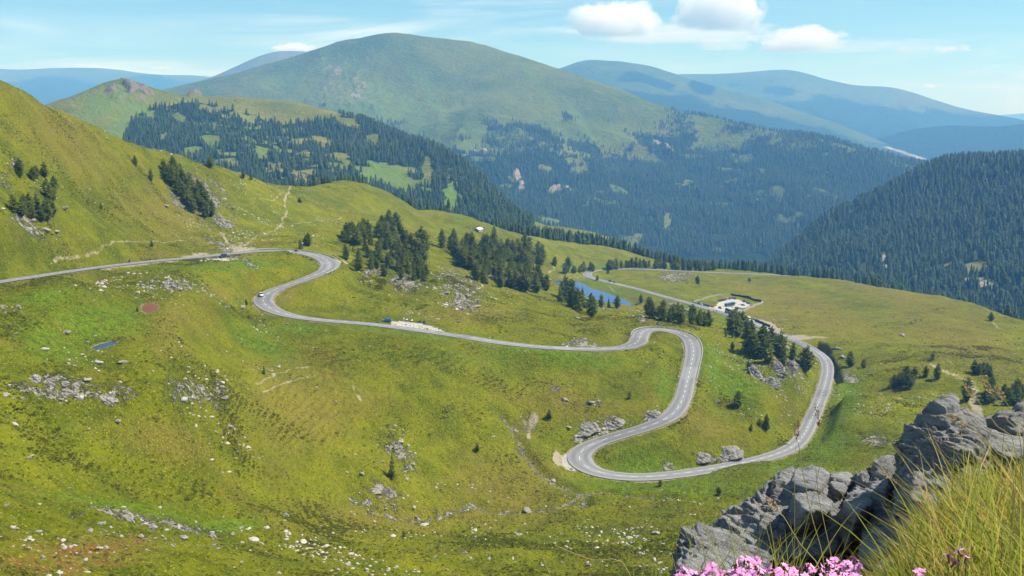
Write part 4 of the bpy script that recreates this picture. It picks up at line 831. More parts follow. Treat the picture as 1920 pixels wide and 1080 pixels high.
# tree belt just over the edge of the near meadows
def belt(name, pts, n, back, hgt, seed):
    rg = np.random.default_rng(seed); out = []
    P = np.array([P_r(u, v, r) for u, v, r in pts]); seg = np.linalg.norm(np.diff(P[:, :2], axis=0), axis=1); cs = np.concatenate([[0], np.cumsum(seg)])
    q = rg.uniform(0, cs[-1], n); x = np.interp(q, cs, P[:, 0]); y = np.interp(q, cs, P[:, 1]); k = 1 + rg.uniform(*back, n)
    x, y = x * k, y * k; keep = fbm(x, y, 60, 2) > -0.75
    return instancer(name, np.stack([x, y, G.height(x, y) - 0.4], 1)[keep], hgt, seed)
belt("treeline", [(756,384,990),(860,404,1060),(930,432,1120),(1000,441,1150),(1100,455,1220),(1150,464,1250),(1200,480,1260),(1240,493,1260),(1290,502,1230),(1420,509,1230),(1520,520,1210),(1600,531,1160),(1680,545,1110),(1780,566,1040),(1880,592,950),(2000,630,850)], 620, (0.0, 0.10), 13.0, 31)
belt("treeline", [(1150,463,1250),(1200,480,1250),(1240,493,1245),(1290,502,1220),(1400,508,1225),(1500,517,1210)], 260, (-0.012, 0.035), 12.5, 32)
belt("treeline", [(925,430,1110),(960,436,1130),(1000,441,1150),(1050,449,1180),(1100,455,1220),(1150,464,1250),(1200,480,1260),(1240,493,1260)], 330, (-0.008, 0.03), 12.5, 34)
belt("treeline", [(540,346,845),(600,347,895),(650,337,915),(690,344,935)], 70, (0.0, 0.06), 9.0, 33)
# ================================================================== STONES AND LOW HEATH
def rock_material(name, a, b, lich, sc=1.0):
    m, t, bs = new_mat(name); tc = t.node('ShaderNodeTexCoord').outputs['Object']
    n1 = t.noise(tc, 1.6 * sc, 5, 0.65); n2 = t.noise(tc, 7 * sc, 5, 0.75, 0.3); n3 = t.noise(t.scalexyz(tc, (1, 1, 3.5)), 3.2 * sc, 5, 0.7)
    oi = t.node('ShaderNodeObjectInfo').outputs['Random']
    c = t.mix(t.ramp(n1, 0.3, 0.7), a, b); c = t.mix(t.ramp(n2, 0.5, 0.72, 0, 0.7), c, tuple(x * 0.45 for x in a)); c = t.mix(t.ramp(n3, 0.58, 0.7, 0, 0.6), c, lich)
    c = t.mix(t.math('MULTIPLY', oi, 0.25), c, tuple(x * 0.7 for x in a))
    t.put(bs.inputs['Base Color'], c); t.put(bs.inputs['Normal'], t.bump(t.math('ADD', n2, n3), 0.7, 0.12 / sc)); bs.inputs['Roughness'].default_value = 0.95
    return m
M_STONE = rock_material("pale_stone", (0.22, 0.20, 0.175), (0.36, 0.335, 0.29), (0.46, 0.44, 0.39))
M_CHIP = rock_material("white_chips", (0.34, 0.32, 0.28), (0.54, 0.51, 0.45), (0.58, 0.56, 0.50))
def ico(sub):
    bm = bmesh.new(); bmesh.ops.create_icosphere(bm, subdivisions=sub, radius=1.0)
    v = np.array([p.co[:] for p in bm.verts]); f = np.array([[q.index for q in p.verts] for p in bm.faces]); bm.free(); return v, f
def stone_shape(rg, sub=4, facets=14):
    v, f = ico(sub); s = rg.uniform(-50, 50)
    for _ in range(facets):                                            # broken faces
        n = rg.normal(size=3); n /= np.linalg.norm(n); d = rg.uniform(0.42, 0.8); k = v @ n; over = np.maximum(0, k - d); v = v - over[:, None] * n * 0.92
    q = v * 1.6 + s; v = v * (1 + 0.30 * perlin(q[:, 0], q[:, 1], q[:, 2]) + 0.20 * np.round(2 * perlin(q[:, 0] * 2.2 + 7, q[:, 1] * 2.2, q[:, 2] * 2.2)) / 2 + 0.12 * perlin(q[:, 0] * 3, q[:, 1] * 3, q[:, 2] * 5))[:, None]
    v *= rg.uniform((0.85, 0.7, 0.5), (1.2, 1.0, 0.8)); return v, f
st_rng = np.random.default_rng(41)
ME_STONE = []
for _ in range(10):
    o = mesh_obj("boulder", *stone_shape(st_rng), M_STONE); ME_STONE.append(o.data); bpy.data.objects.remove(o)
def boulder(u, v, wpx, label, group=None, tall=1.0, name="boulder"):
    p = G.hit(u, v); w = wpx * np.linalg.norm(p) / F * 0.46
    o = bpy.data.objects.new(name, ME_STONE[st_rng.integers(10)]); COL.objects.link(o)
    o.location = (p[0], p[1], p[2] + 0.08 * w * tall); o.scale = (w * st_rng.uniform(.9, 1.15), w * st_rng.uniform(.9, 1.2), w * tall * st_rng.uniform(.6, 1.0)); o.rotation_euler = (st_rng.uniform(-.25, .25), st_rng.uniform(-.25, .25), st_rng.uniform(0, 6.28))
    return tag(o, label, "boulder", group)
BOULDERS = [(120,722,20,"dark edged boulder right of the largest pale one in the left basin"),(165,713,20,"boulder third from the frame edge in the left basin row"),(152,743,20,"pale boulder left of the big dark cracked one"),(230,680,22,"pale outcrop block under the grassy nose"),(335,726,11,"lone small boulder on the foot of the grassy nose"),(419,747,18,"tall pale boulder on the terraced slope"),(386,751,11,"squat pale stone left of the tall pale boulder"),(356,752,10,"small pale stone farther left of the tall pale boulder"),
 (28,626,9,"white stone alone on the left basin lawn"),(124,626,18,"grey stone heap left above the dark tarn"),(164,643,10,"white stone beside the dark tarn"),(12,742,16,"pale boulder at the left frame edge of the basin"),(425,577,16,"boulder left of the second hairpin"),(454,578,18,"flat boulder nearest the second hairpin"),(411,570,9,"small boulder left of the pair by the second hairpin"),(537,609,9,"white stone below the second hairpin"),(562,619,9,"white stone farther below the second hairpin"),(490,592,10,"grey stone under the outer edge of the second hairpin"),
 (285,993,22,"largest white boulder in the stone arc of the near hollow"),(264,1008,18,"pale boulder under the largest white one in the stone arc"),(190,983,16,"upper left boulder of the stone arc"),(170,996,16,"lower left boulder of the stone arc"),(345,1010,20,"brownish boulder at the right end of the stone arc"),(450,991,14,"boulder farthest right above the near hollow"),(436,1001,11,"second boulder right of the near hollow"),(30,993,14,"white slab on the near slope at the left"),(72,997,15,"brownish slab on the near slope at the left"),(12,949,13,"pale stone at the frame edge above the near slope"),
 (56,858,16,"pale boulder alone at the left of the terraced bank"),(112,866,9,"grey stone left of the double stones on the terraced bank"),(130,918,10,"grey stone pair above the near hollow"),(222,794,18,"dark boulder on the terraced bank"),(166,809,11,"twin grey stones on the terraced bank"),(429,801,20,"pale broken block on the steep terraced slope"),(404,812,11,"grey stone left of the pale broken block"),(535,968,16,"long pale slab above the near slope"),(200,1028,13,"white stone on the reddish near slope"),(80,1046,13,"white slab on the reddish near slope at the left"),
 (717,866,11,"pale block beside the tall slim spruce"),(677,890,13,"pale slab left of the tall slim spruce"),(708,926,18,"dark block left of the biggest one under the slim spruce"),(988,960,26,"large pale flat boulder beside the lower streambed"),(780,970,11,"pale stone on the near bank of the left streambed"),(973,1003,15,"boulder in the middle of the near slope"),(890,1008,12,"white boulder on the near slope left of centre"),(815,999,9,"small white stone on the near slope track"),(1231,1001,24,"smooth pale slab near the foreground rocks"),
 (1200,1040,18,"pale boulder below the smooth slab near the foreground rocks"),(1069,1031,11,"white stone in the foreground slope right of centre"),(873,1039,14,"white boulder among the foreground grass tips"),(882,1047,11,"grey stone under the white one among the grass tips"),(917,1050,9,"small white stone among the foreground grass tips"),(815,1045,10,"upright white stone on the foreground slope"),(1103,1062,14,"pale boulder low among the tall grass tips"),(925,820,10,"white stone on the brown slope left of the gully"),(740,800,12,"pale rock on the upper crag line of the lower bowl"),(753,818,12,"middle rock of the crag line in the lower bowl"),
 (765,837,13,"lower rock of the crag line in the lower bowl"),(773,872,14,"split rock right of the tall slim spruce"),(763,899,14,"leaning slab right of the tall slim spruce"),(968,543,24,"rounded slab on the mound above the pond"),(920,521,20,"pale dome at the foot of the wood"),(930,584,10,"small slab on the front of the mound"),(860,578,16,"pale slab low on the mound front"),(893,575,18,"broken slab right of centre on the mound front"),(875,558,18,"upper slab on the mound front"),(834,551,18,"left slab on the mound front"),(1083,598,14,"flat slab on the grass right of the mound"),
 (1219,592,20,"pale rock hump beside the belt of trees"),(1690,630,18,"pale flat rock in the big right meadow"),
 (1650,741,9,"small pink stone on the meadow right of the road"),(1475,835,12,"rock at the inner verge of the right bend"),(1066,802,16,"dark rock at the left of the hairpin bank"),(1215,773,14,"rock on the right of the long bank over the hairpin"),(1232,764,10,"small rock at the road end of the long bank"),(1110,755,16,"pale slab on the heath inside the upper loop"),(1060,752,16,"low slab on the heath inside the upper loop"),
 (85,432,26,"fallen block below the left crags"),(105,436,18,"smaller block right of the fallen one under the left crags"),(60,415,16,"upper block of the left crags"),(120,392,16,"tilted block right of the left crags"),(310,388,16,"pale block beside the gully pines"),(420,375,16,"pale block on the rib right of the gully pines"),(435,392,12,"lower block on the rib right of the gully pines"),(1210,782,10,"stone on the verge above the hairpin bank"),(1570,655,20,"dark rock at the hollow right of the road"),(1582,672,18,"jagged dark rock under the hollow right of the road"),(1345,755,18,"pale slab left of the bushy pine inside the lower loop")]
for u, v, w, lab in BOULDERS: boulder(u, v, w, lab)
# stones that lie in fields of their own kind
FIELDS = [([(235,533),(300,524),(340,530),(385,546),(372,552),(300,545),(250,542)],46,(5,12),"pale block in the boulder field above the rust red pool","boulder field above the rust red pool"),
 ([(0,570),(40,575),(45,588),(10,590)],12,(5,10),"pale stone in the scatter at the frame edge of the left basin","stones at the frame edge of the left basin"),
 ([(150,985),(260,1002),(360,1020),(430,1018),(420,1032),(350,1032),(250,1012),(150,996)],34,(5,11),"white stone in the arc along the near hollow","stones in the arc of the near hollow"),
 ([(20,735),(120,735),(200,728),(210,745),(120,752),(20,755)],22,(5,11),"pale stone in the band through the left basin","stones in the band of the left basin"),
 ([(840,530),(905,552),(925,585),(890,590),(850,578),(820,550)],24,(5,12),"pale slab fragment on the face of the mound","slab fragments on the mound"),
 ([(655,930),(745,950),(740,962),(690,958),(650,942)],18,(5,10),"brownish stone in the scree below the slim spruce","scree stones below the slim spruce")]
for poly, n, (a, b_), lab, grp in FIELDS:
    us = [q[0] for q in poly]; vs_ = [q[1] for q in poly]; k = 0
    while k < n:
        u, v = st_rng.uniform(min(us), max(us)), st_rng.uniform(min(vs_), max(vs_))
        if poly_in(np.array([u]), np.array([v]), poly)[0]: boulder(u, v, a + (b_ - a) * st_rng.random() ** 2, lab, grp, name="stone"); k += 1
# small loose stones nobody could count, denser where the ground is stony
def scatter(weight, n, rmin, rmax, seed):
    rg = np.random.default_rng(seed); area = (np.gradient(G.r) * G.r)[None, :]
    ok = (RR > rmin) & (RR < rmax) & (U > -60) & (U < 1980) & (V < 1100) & (edge > 1.0) & (inside_water > 0.3)
    w = np.maximum(weight * area * ok, 0).ravel(); w /= w.sum(); c = rg.choice(len(w), n, p=w); ia, ir = np.unravel_index(c, G.X.shape)
    az = G.az[ia] + rg.uniform(-.5, .5, n) * (G.az[1] - G.az[0]); rr = G.r[ir] + rg.uniform(-.5, .5, n) * np.gradient(G.r)[ir]
    x, y = np.sin(az) * rr, np.cos(az) * rr; return np.stack([x, y, G.height(x, y)], 1)
inside_water = np.minimum(np.minimum(inside(None, pond), inside(None, tarn)), inside(None, mud)); inside_water = np.where(inside_water > 1e8, 50, inside_water)
stony = blobs([(100,720,180,50),(300,540,130,24),(280,1000,200,40),(800,1020,400,60),(1000,1000,300,60),(720,890,90,70),(850,555,90,40),(1270,525,90,20),(400,760,160,70),(1200,1040,120,40),(1110,790,120,20),(1440,690,90,60),(400,350,160,80,30),(200,240,200,20,30),(90,1040,160,50),(1640,760,80,60),(1120,560,80,20,20),(520,620,80,20),(60,400,90,60)], soft=0.9, wob=0.8)
PEB = bpy.data.collections.new("stone_kinds"); HEA = bpy.data.collections.new("heath_kinds")
for k in range(5):
    v_, f_ = stone_shape(st_rng, 2, 7); o = mesh_obj("loose_stone", v_, f_, M_CHIP); COL.objects.unlink(o); PEB.objects.link(o)
rg_ = np.random.default_rng(77)
pn = sstep(-0.2, 0.8, fbm(G.X, G.Y, 22, 3))
instancer("loose_stones", scatter((stony + 0.02 + rock) * (0.05 + pn ** 2), 6500, 110, 900, 51), 0.34, 51, PEB, 0.65)
instancer("loose_stones", scatter((stony + rock * 2) * (0.02 + pn ** 2), 460, 165, 900, 53), 0.75, 53, PEB, 0.55)
M_HEATH = needle_material("heath_leaves", (0.070, 0.084, 0.005), (0.155, 0.160, 0.009))
for k in range(5):
    V_, F_ = [], []
    for q in range(46):
        a = rg_.uniform(0, 6.28); e = math.acos(rg_.uniform(0.05, 1)); rr_ = rg_.uniform(0.55, 1.0); c = np.array([math.cos(a) * math.sin(e), math.sin(a) * math.sin(e), math.cos(e) * 0.42]) * rr_
        for j in range(2):
            p3 = c + rg_.normal(size=(3, 3)) * 0.20; p3[:, 2] = np.maximum(p3[:, 2], -0.15); n0 = len(V_); V_.extend(p3.tolist()); F_.append((n0, n0 + 1, n0 + 2))
    o = mesh_obj("heath_tuft", V_, F_, M_HEATH); COL.objects.unlink(o); HEA.objects.link(o)
hn = sstep(-0.1, 0.7, fbm(G.X + 70, G.Y - 30, 18, 4)); hn2 = sstep(-0.3, 0.5, fbm(G.X, G.Y, 90, 3))
hw = (0.25 + 0.75 * hn) * (0.25 + hn2) * np.where(terr > 0.3, sstep(0.1, 0.9, tph) * 1.7 + 0.25, 1.0) * (1 - 0.8 * lush) * (1 - dirt) * (1 + 2.2 * terr)
instancer("dwarf_heath", scatter(0.04 + hw * (0.3 + hn), 85000, 105, 640, 61), 0.23, 61, HEA, 0.6)
instancer("dwarf_heath", scatter(hw * hn, 7000, 105, 900, 62), 0.42, 62, HEA, 0.6)
# ================================================================== VEHICLES, PEOPLE, SMALL BUILDINGS
M_TYRE = simple_mat("tyre", (0.03, 0.03, 0.032), 0.9); M_RIM = simple_mat("rim", (0.45, 0.46, 0.48), 0.35, 0.5, 0.8); M_GLASS = simple_mat("car_glass", (0.03, 0.04, 0.05), 0.08, 0.6); M_LAMP = simple_mat("lamp_glass", (0.75, 0.75, 0.72), 0.2, 0.5); M_DARK = simple_mat("dark_plastic", (0.04, 0.04, 0.045), 0.6)
PAINTS = {}
def paint(n, c):
    if n not in PAINTS:
        m = simple_mat("paint_" + n, c, 0.28, 0.5, 0.0, 0.04); m.node_tree.nodes['Principled BSDF'].inputs['Coat Weight'].default_value = 0.5; PAINTS[n] = m
    return PAINTS[n]
def loft(sections):
    """closed loft through rings of equal length"""
    n = len(sections[0]); V_ = [p for s in sections for p in s]; F_ = []
    for i in range(len(sections) - 1):
        for k in range(n): F_.append((i * n + k, i * n + (k + 1) % n, (i + 1) * n + (k + 1) % n, (i + 1) * n + k))
    F_.append(tuple(range(n))[::-1]); F_.append(tuple(range((len(sections) - 1) * n, len(sections) * n))); return V_, F_
def ring(x, w, z0, z1, r=0.12):
    r = min(r, w * 0.4, (z1 - z0) * 0.45); return [(x, -w + r, z0), (x, w - r, z0), (x, w, z0 + r), (x, w, z1 - r), (x, w - r, z1), (x, -w + r, z1), (x, -w, z1 - r), (x, -w, z0 + r)]
def lathe(prof, seg=16, ax='y'):
    V_, F_ = [], []; n = len(prof)
    for k in range(seg):
        a = 6.2832 * k / seg
        for r, y in prof: V_.append((r * math.cos(a), y, r * math.sin(a)))
    for k in range(seg):
        for i in range(n - 1): F_.append((k * n + i, k * n + i + 1, ((k + 1) % seg) * n + i + 1, ((k + 1) % seg) * n + i))
    return V_, F_
ME_CACHE = {}
def cached(key, fn, mat):
    if key not in ME_CACHE:
        v, f = fn(); o = mesh_obj(key.split('|')[0], v, f, mat); ME_CACHE[key] = o.data; bpy.data.objects.remove(o)
    return ME_CACHE[key]
def part(name, me, parent, loc=(0, 0, 0), rot=(0, 0, 0), scale=(1, 1, 1)):
    o = bpy.data.objects.new(name, me); COL.objects.link(o); o.parent = parent; o.location = loc; o.rotation_euler = rot; o.scale = scale; return o
def wheel(parent, x, y, z, r, w=0.2, name="wheel"):
    t = part(name, cached("wheel|%.2f%.2f" % (r, w), lambda: lathe([(r * .62, -w / 2), (r * .94, -w / 2), (r, -w * .3), (r, w * .3), (r * .94, w / 2), (r * .62, w / 2), (r * .62, -w / 2)]), M_TYRE), parent, (x, y, z))
    part("rim", cached("rim|%.2f%.2f" % (r, w), lambda: lathe([(0.001, w * .42), (r * .2, w * .45), (r * .63, w * .38), (r * .63, -w * .38), (r * .2, -w * .45), (0.001, -w * .42)]), M_RIM), t)
def at_px(u, v, u2=None, v2=None):
    p = G.hit(u, v); ang = 0
    if u2 is not None: q = G.hit(u2, v2); ang = math.atan2(q[1] - p[1], q[0] - p[0])
    i = int(np.argmin((road[:, 0] - p[0]) ** 2 + (road[:, 1] - p[1]) ** 2)); d = math.hypot(road[i, 0] - p[0], road[i, 1] - p[1]); z = p[2]
    if d < road[i, 3] * 0.5 + 0.3: z = road[i, 2] + 0.12 - 0.1 * (d / (road[i, 3] * .5)) ** 2
    return (p[0], p[1], z), ang
BODY = {'hatch': [(-2.0, .74, .38, .86), (-1.9, .82, .26, .95), (-1.2, .86, .22, .98), (0.3, .87, .22, .96), (0.75, .86, .22, .93), (1.7, .80, .26, .80), (2.0, .68, .36, .68)],
 'suv': [(-2.25, .80, .48, 1.08), (-2.15, .90, .36, 1.14), (-1.2, .93, .30, 1.15), (0.4, .93, .30, 1.13), (0.8, .92, .30, 1.10), (1.95, .88, .34, 1.0), (2.25, .74, .46, .88)],
 'van': [(-2.7, .92, .42, 1.25), (-2.6, 1.0, .36, 1.3), (0, 1.0, .34, 1.3), (1.5, 1.0, .34, 1.25), (2.2, .97, .36, 1.1), (2.6, .82, .45, .95)]}
CABIN = {'hatch': [(-1.85, .70, .92, 1.02), (-1.45, .66, .93, 1.40), (-0.9, .64, .93, 1.47), (0.1, .64, .93, 1.46), (0.35, .66, .92, 1.36), (0.95, .72, .90, .98)], 'suv': [(-2.12, .78, 1.1, 1.25), (-1.9, .76, 1.1, 1.68), (-1.0, .75, 1.1, 1.76), (0.1, .75, 1.1, 1.74), (0.35, .76, 1.08, 1.62), (0.95, .82, 1.06, 1.14)], 'van': [(-2.66, .93, 1.25, 2.3), (-2.5, .95, 1.25, 2.42), (0, .95, 1.25, 2.42), (1.2, .93, 1.25, 2.38), (1.45, .92, 1.22, 2.2), (2.1, .92, 1.05, 1.2)]}
def car(kind, col, u, v, u2, v2, label, group=None, turn=0.0, cat="car"):
    loc, ang = at_px(u, v, u2, v2); t = empty({"van": "camper_van"}.get(kind, "car"), loc, ang + turn); tag(t, label, cat, group); mp = paint(*col)
    part("body", cached("body|%s%s" % (kind, col[0]), lambda: loft([ring(x, w, a, b) for x, w, a, b in BODY[kind]]), mp), t)
    if kind == 'van':
        part("cabin", cached("cabin|van" + col[0], lambda: loft([ring(x, w, a, b, .15) for x, w, a, b in CABIN[kind]]), mp), t); part("windscreen", cached("windscreen|van", lambda: loft([ring(x, w, a, b, .05) for x, w, a, b in [(1.3, .84, 1.45, 2.24), (1.53, .85, 1.35, 2.2), (2.02, .84, 1.22, 1.34)]]), M_GLASS), t)
        part("side_window", cached("side_window|van", lambda: loft([ring(x, .965, 1.5, 2.0, .05) for x in (-1.9, 1.0)]), M_GLASS), t)
    else:
        part("windows", cached("windows|" + kind, lambda: loft([ring(x, w, a, b - .03, .1) for x, w, a, b in CABIN[kind]]), M_GLASS), t)
        top = [(x, w * .98, b - .07, b) for x, w, a, b in CABIN[kind][1:4]]; part("roof", cached("roof|%s%s" % (kind, col[0]), lambda: loft([ring(x, w, a, b, .03) for x, w, a, b in top]), mp), t)
    L = BODY[kind][-1][0]; W = BODY[kind][2][1]; r = .33 if kind == 'hatch' else .38
    for sx in (-1, 1):
        for sy in (-1, 1): wheel(t, sx * L * .63, sy * (W - .08), r, r)
        part("headlight", cached("headlight", lambda: loft([ring(x, .16, -.08, .08, .04) for x in (-.05, .05)]), M_LAMP), t, (L * .93, sx * W * .62, BODY[kind][-2][3] - .12))
    return t
def person(loc, rz, label, joints, jacket, group=None):
    """one skinned body; joints: name -> (x, y, z, radius)"""
    me = bpy.data.meshes.new("person"); names = list(joints); E = [("hip", "chest"), ("chest", "neck"), ("neck", "head"), ("head", "crown"), ("chest", "sl"), ("chest", "sr"), ("sl", "el"), ("sr", "er"), ("el", "hl"), ("er", "hr"), ("hip", "kl"), ("hip", "kr"), ("kl", "fl"), ("kr", "fr"), ("fl", "tl"), ("fr", "tr")]
    me.from_pydata([joints[n][:3] for n in names], [(names.index(a), names.index(b)) for a, b in E], []); o = bpy.data.objects.new("person", me); COL.objects.link(o); o.location = loc; o.rotation_euler = (0, 0, rz)
    o.modifiers.new("skin", 'SKIN'); 
    for i, n in enumerate(names): me.skin_vertices[0].data[i].radius = (joints[n][3],) * 2; me.skin_vertices[0].data[i].use_root = (n == "hip")
    s = o.modifiers.new("smooth", 'SUBSURF'); s.levels = s.render_levels = 1; me.materials.append(paint(*jacket)); return tag(o, label, "person", group)
def stand_j(): return dict(hip=(0, 0, .95, .15), chest=(0, 0, 1.32, .18), neck=(0, 0, 1.5, .07), head=(.02, 0, 1.62, .11), crown=(.02, 0, 1.74, .07), sl=(0, .19, 1.42, .07), sr=(0, -.19, 1.42, .07), el=(.02, .24, 1.15, .05), er=(.02, -.24, 1.15, .05), hl=(.08, .24, .9, .045), hr=(.08, -.24, .9, .045), kl=(.03, .1, .5, .075), kr=(0, -.1, .5, .075), fl=(.02, .1, .06, .05), fr=(-.02, -.1, .06, .05), tl=(.2, .11, .04, .045), tr=(.16, -.11, .04, .045))
def ride_j(): return dict(hip=(-.25, 0, .88, .15), chest=(-.05, 0, 1.22, .18), neck=(.02, 0, 1.38, .08), head=(.08, 0, 1.5, .15), crown=(.09, 0, 1.62, .12), sl=(0, .2, 1.32, .08), sr=(0, -.2, 1.32, .08), el=(.22, .28, 1.12, .06), er=(.22, -.28, 1.12, .06), hl=(.48, .28, 1.06, .05), hr=(.48, -.28, 1.06, .05), kl=(.16, .2, .74, .08), kr=(.16, -.2, .74, .08), fl=(-.08, .22, .36, .06), fr=(-.08, -.22, .36, .06), tl=(.1, .22, .32, .05), tr=(.1, -.22, .32, .05))
def motorbike(col, u, v, u2, v2, label, rider=None, group=None, turn=0.0):
    loc, ang = at_px(u, v, u2, v2); t = empty("motorcycle", loc, ang + turn); tag(t, label, "motorcycle", group); mp = paint(*col)
    for x in (-.72, .75): wheel(t, x, 0, .33, .33, .14)
    part("fairing", cached("fairing|" + col[0], lambda: loft([ring(x, w, a, b, .08) for x, w, a, b in [(-.95, .08, .72, .82), (-.6, .14, .62, .86), (-.2, .16, .55, .84), (.1, .2, .5, 1.0), (.42, .22, .48, 1.04), (.66, .16, .6, 1.12), (.8, .06, .7, .95)]]), mp), t)
    part("engine", cached("engine", lambda: loft([ring(x, .2, .2, .58, .08) for x in (-.35, .4)]), M_DARK), t); part("seat", cached("seat", lambda: loft([ring(x, .14, .82, b, .05) for x, b in ((-.85, .93), (-.4, .88), (0, .9))]), M_DARK), t)
    part("handlebar", cached("handlebar", lambda: loft([ring(x, .38, 1.02, 1.07, .02) for x in (.5, .55)]), M_DARK), t); part("fork", cached("fork", lambda: tube([(.52, 0, 1.0), (.75, 0, .33)], .06, .05, 6), M_RIM), t)
    if rider: person(loc, ang + turn, rider[0], ride_j(), rider[1])
    return t
def poly_px(L, step): 
    P = np.array([G.hit(u, v) for u, v in L]); P = resample(catmull(P, step), step); P[:, 2] = G.height(P[:, 0], P[:, 1]); return P
def wall_along(P, name, cat, label, w, h, mat, jitter=0.08, cap=None):
    t = empty(name, P[0]); tag(t, label, cat); d = np.gradient(P[:, :2], axis=0); d /= np.linalg.norm(d, axis=1, keepdims=True) + 1e-9; nr = np.stack([d[:, 1], -d[:, 0]], 1); rg = np.random.default_rng(len(P)); S = []
    for p, n in zip(P - P[0], nr):
        hh = h * (1 + rg.uniform(-jitter, jitter)); ww = w * 0.5 * (1 + rg.uniform(-jitter, jitter)); S.append([(p[0] - n[0] * ww, p[1] - n[1] * ww, p[2] - .5), (p[0] + n[0] * ww, p[1] + n[1] * ww, p[2] - .5), (p[0] + n[0] * ww * .9, p[1] + n[1] * ww * .9, p[2] + hh), (p[0] - n[0] * ww * .9, p[1] - n[1] * ww * .9, p[2] + hh)])
    mesh_obj("body", *loft(S), mat, t)
    if cap:
        C_ = [[(s[3][0], s[3][1], s[3][2] + .003), (s[2][0], s[2][1], s[2][2] + .003), (s[2][0], s[2][1], s[2][2] + .12), (s[3][0], s[3][1], s[3][2] + .12)] for s in S]; mesh_obj("coping", *loft(C_), cap, t)
    return t
def guard_rail(i0, i1, side, label, h=0.75):
    P = road[i0:i1:2].copy(); d = np.gradient(P[:, :2], axis=0); d /= np.linalg.norm(d, axis=1, keepdims=True); nr = np.stack([d[:, 1], -d[:, 0]], 1) * side; P[:, :2] += nr * (P[:, 3:4] * .5 + .45); t = empty("guard_rail", P[0, :3]); tag(t, label, "guard rail")
    Q = P[:, :3] - P[0, :3]; S = [[(q[0] - n[0] * .06, q[1] - n[1] * .06, q[2] + h - .38), (q[0] + n[0] * .06, q[1] + n[1] * .06, q[2] + h - .38), (q[0] + n[0] * .10, q[1] + n[1] * .10, q[2] + h), (q[0] - n[0] * .10, q[1] - n[1] * .10, q[2] + h)] for q, n in zip(Q, nr)]
    mesh_obj("rail", *loft(S), M_RAIL, t)
    me = cached("post|rail", lambda: loft([[(-.07, -.07, z), (.07, -.07, z), (.07, .07, z), (-.07, .07, z)] for z in (-.5, h - .05)]), M_POST)
    for q, n in list(zip(Q, nr))[1::max(1, len(Q) // 60)]: part("post", me, t, (q[0] + n[0] * .2, q[1] + n[1] * .2, q[2]))
M_RAIL = simple_mat("galvanised_rail", (0.50, 0.50, 0.49), 0.5, 0.4, 0.2); M_POST = simple_mat("rail_post", (0.12, 0.115, 0.11), 0.8); M_WALL = rock_material("dry_stone", (0.20, 0.185, 0.16), (0.34, 0.315, 0.275), (0.4, 0.38, 0.34), 3.0); M_HEDGE = needle_material("hedge_leaves", (0.02, 0.035, 0.014), (0.035, 0.055, 0.018))
near_i = lambda u, v: int(np.argmin(np.linalg.norm(road[:, :3] - P_z(np.array(u), np.array(v), np.interp(0, [0], [0]) + ROAD[np.argmin(np.hypot(ROAD[:, 0] - u, ROAD[:, 1] - v)), 2]), axis=1)))
a0, a1 = near_i(447, 474), near_i(592, 515); guard_rail(a0, a1, -1, "grey guard rail round the outside of the upper hairpin")
b0, b1 = near_i(1200, 631), near_i(1288, 717); guard_rail(b0, b1, -1, "pale guard rail round the outside of the middle hairpin")
# vehicles on the road
WHITE, BLACK, BLUE, RED, SILVER, GREEN, DBLUE, CREAM = ("white", (.75, .75, .74)), ("black", (.02, .02, .022)), ("blue", (.03, .14, .42)), ("red", (.45, .03, .025)), ("silver", (.42, .44, .46)), ("green", (.04, .09, .07)), ("dark_blue", (.025, .045, .09)), ("cream", (.70, .66, .55))
car('suv', BLACK, 418, 483.5, 412, 484, "black off-road car parked in the pale lay-by left of the upper hairpin")
car('hatch', WHITE, 489.5, 557.5, 490.2, 561, "white car driving through the second hairpin", turn=0.2)
car('hatch', BLUE, 725, 603.2, 717, 602.6, "blue hatchback parked at the start of the long lay-by")
motorbike(BLACK, 243, 494.6, 236, 495.5, "dark motorcycle ridden along the left road", ("rider in dark clothing on the motorcycle on the left road", BLACK)); motorbike(RED, 555, 473.6, 565, 474.6, "dark red motorcycle ridden into the upper hairpin", ("rider on the motorcycle in the upper hairpin", BLACK))
motorbike(WHITE, 762, 603.2, 768, 603.6, "left one of two white motorcycles parked in the long lay-by", turn=.5); motorbike(CREAM, 772, 604.2, 778, 604.6, "right one of two white motorcycles parked in the long lay-by", turn=.5)
motorbike(BLACK, 786, 606, 790, 607, "black motorcycle without rider at the right of the long lay-by", turn=.4); motorbike(DBLUE, 795, 607.5, 799, 608.5, "black motorcycle farthest right in the long lay-by", ("rider sitting on the rightmost motorcycle of the long lay-by", BLACK), turn=.4)
person(at_px(757, 602.6)[0], -1.2, "person in white standing beside the white motorcycles", stand_j(), WHITE)
car('suv', DBLUE, 1144, 529, 1150, 530.5, "dark car on the straight road beside the pond"); car('hatch', RED, 1152, 531, 1158, 532.5, "red car following the dark one beside the pond")
person(at_px(1338, 586)[0], 1, "left one of two people on the road verge by the car park", stand_j(), DBLUE); person(at_px(1343.5, 586.5)[0], 1, "right one of two people on the road verge by the car park", stand_j(), BLUE)
for i, (u, v, c) in enumerate([(1347.5, 565, DBLUE), (1350.5, 564.6, BLACK), (1353.5, 564, DBLUE), (1356.7, 563.3, BLACK), (1360.5, 562.3, RED), (1363.8, 561.8, SILVER), (1367, 561, BLACK), (1370.2, 560.6, RED), (1374, 560, GREEN), (1378, 560, DBLUE)]):
    car('hatch', c, u, v, u + 1.5, v + 4, ("leftmost dark car", "second dark car from the left", "third dark car from the left", "fourth dark car from the left", "left red car", "silver car between two red ones", "black car beside the right red one", "right red car", "green car next to last", "rightmost dark car")[i] + " in the back row of the car park", "cars in the back row of the car park")
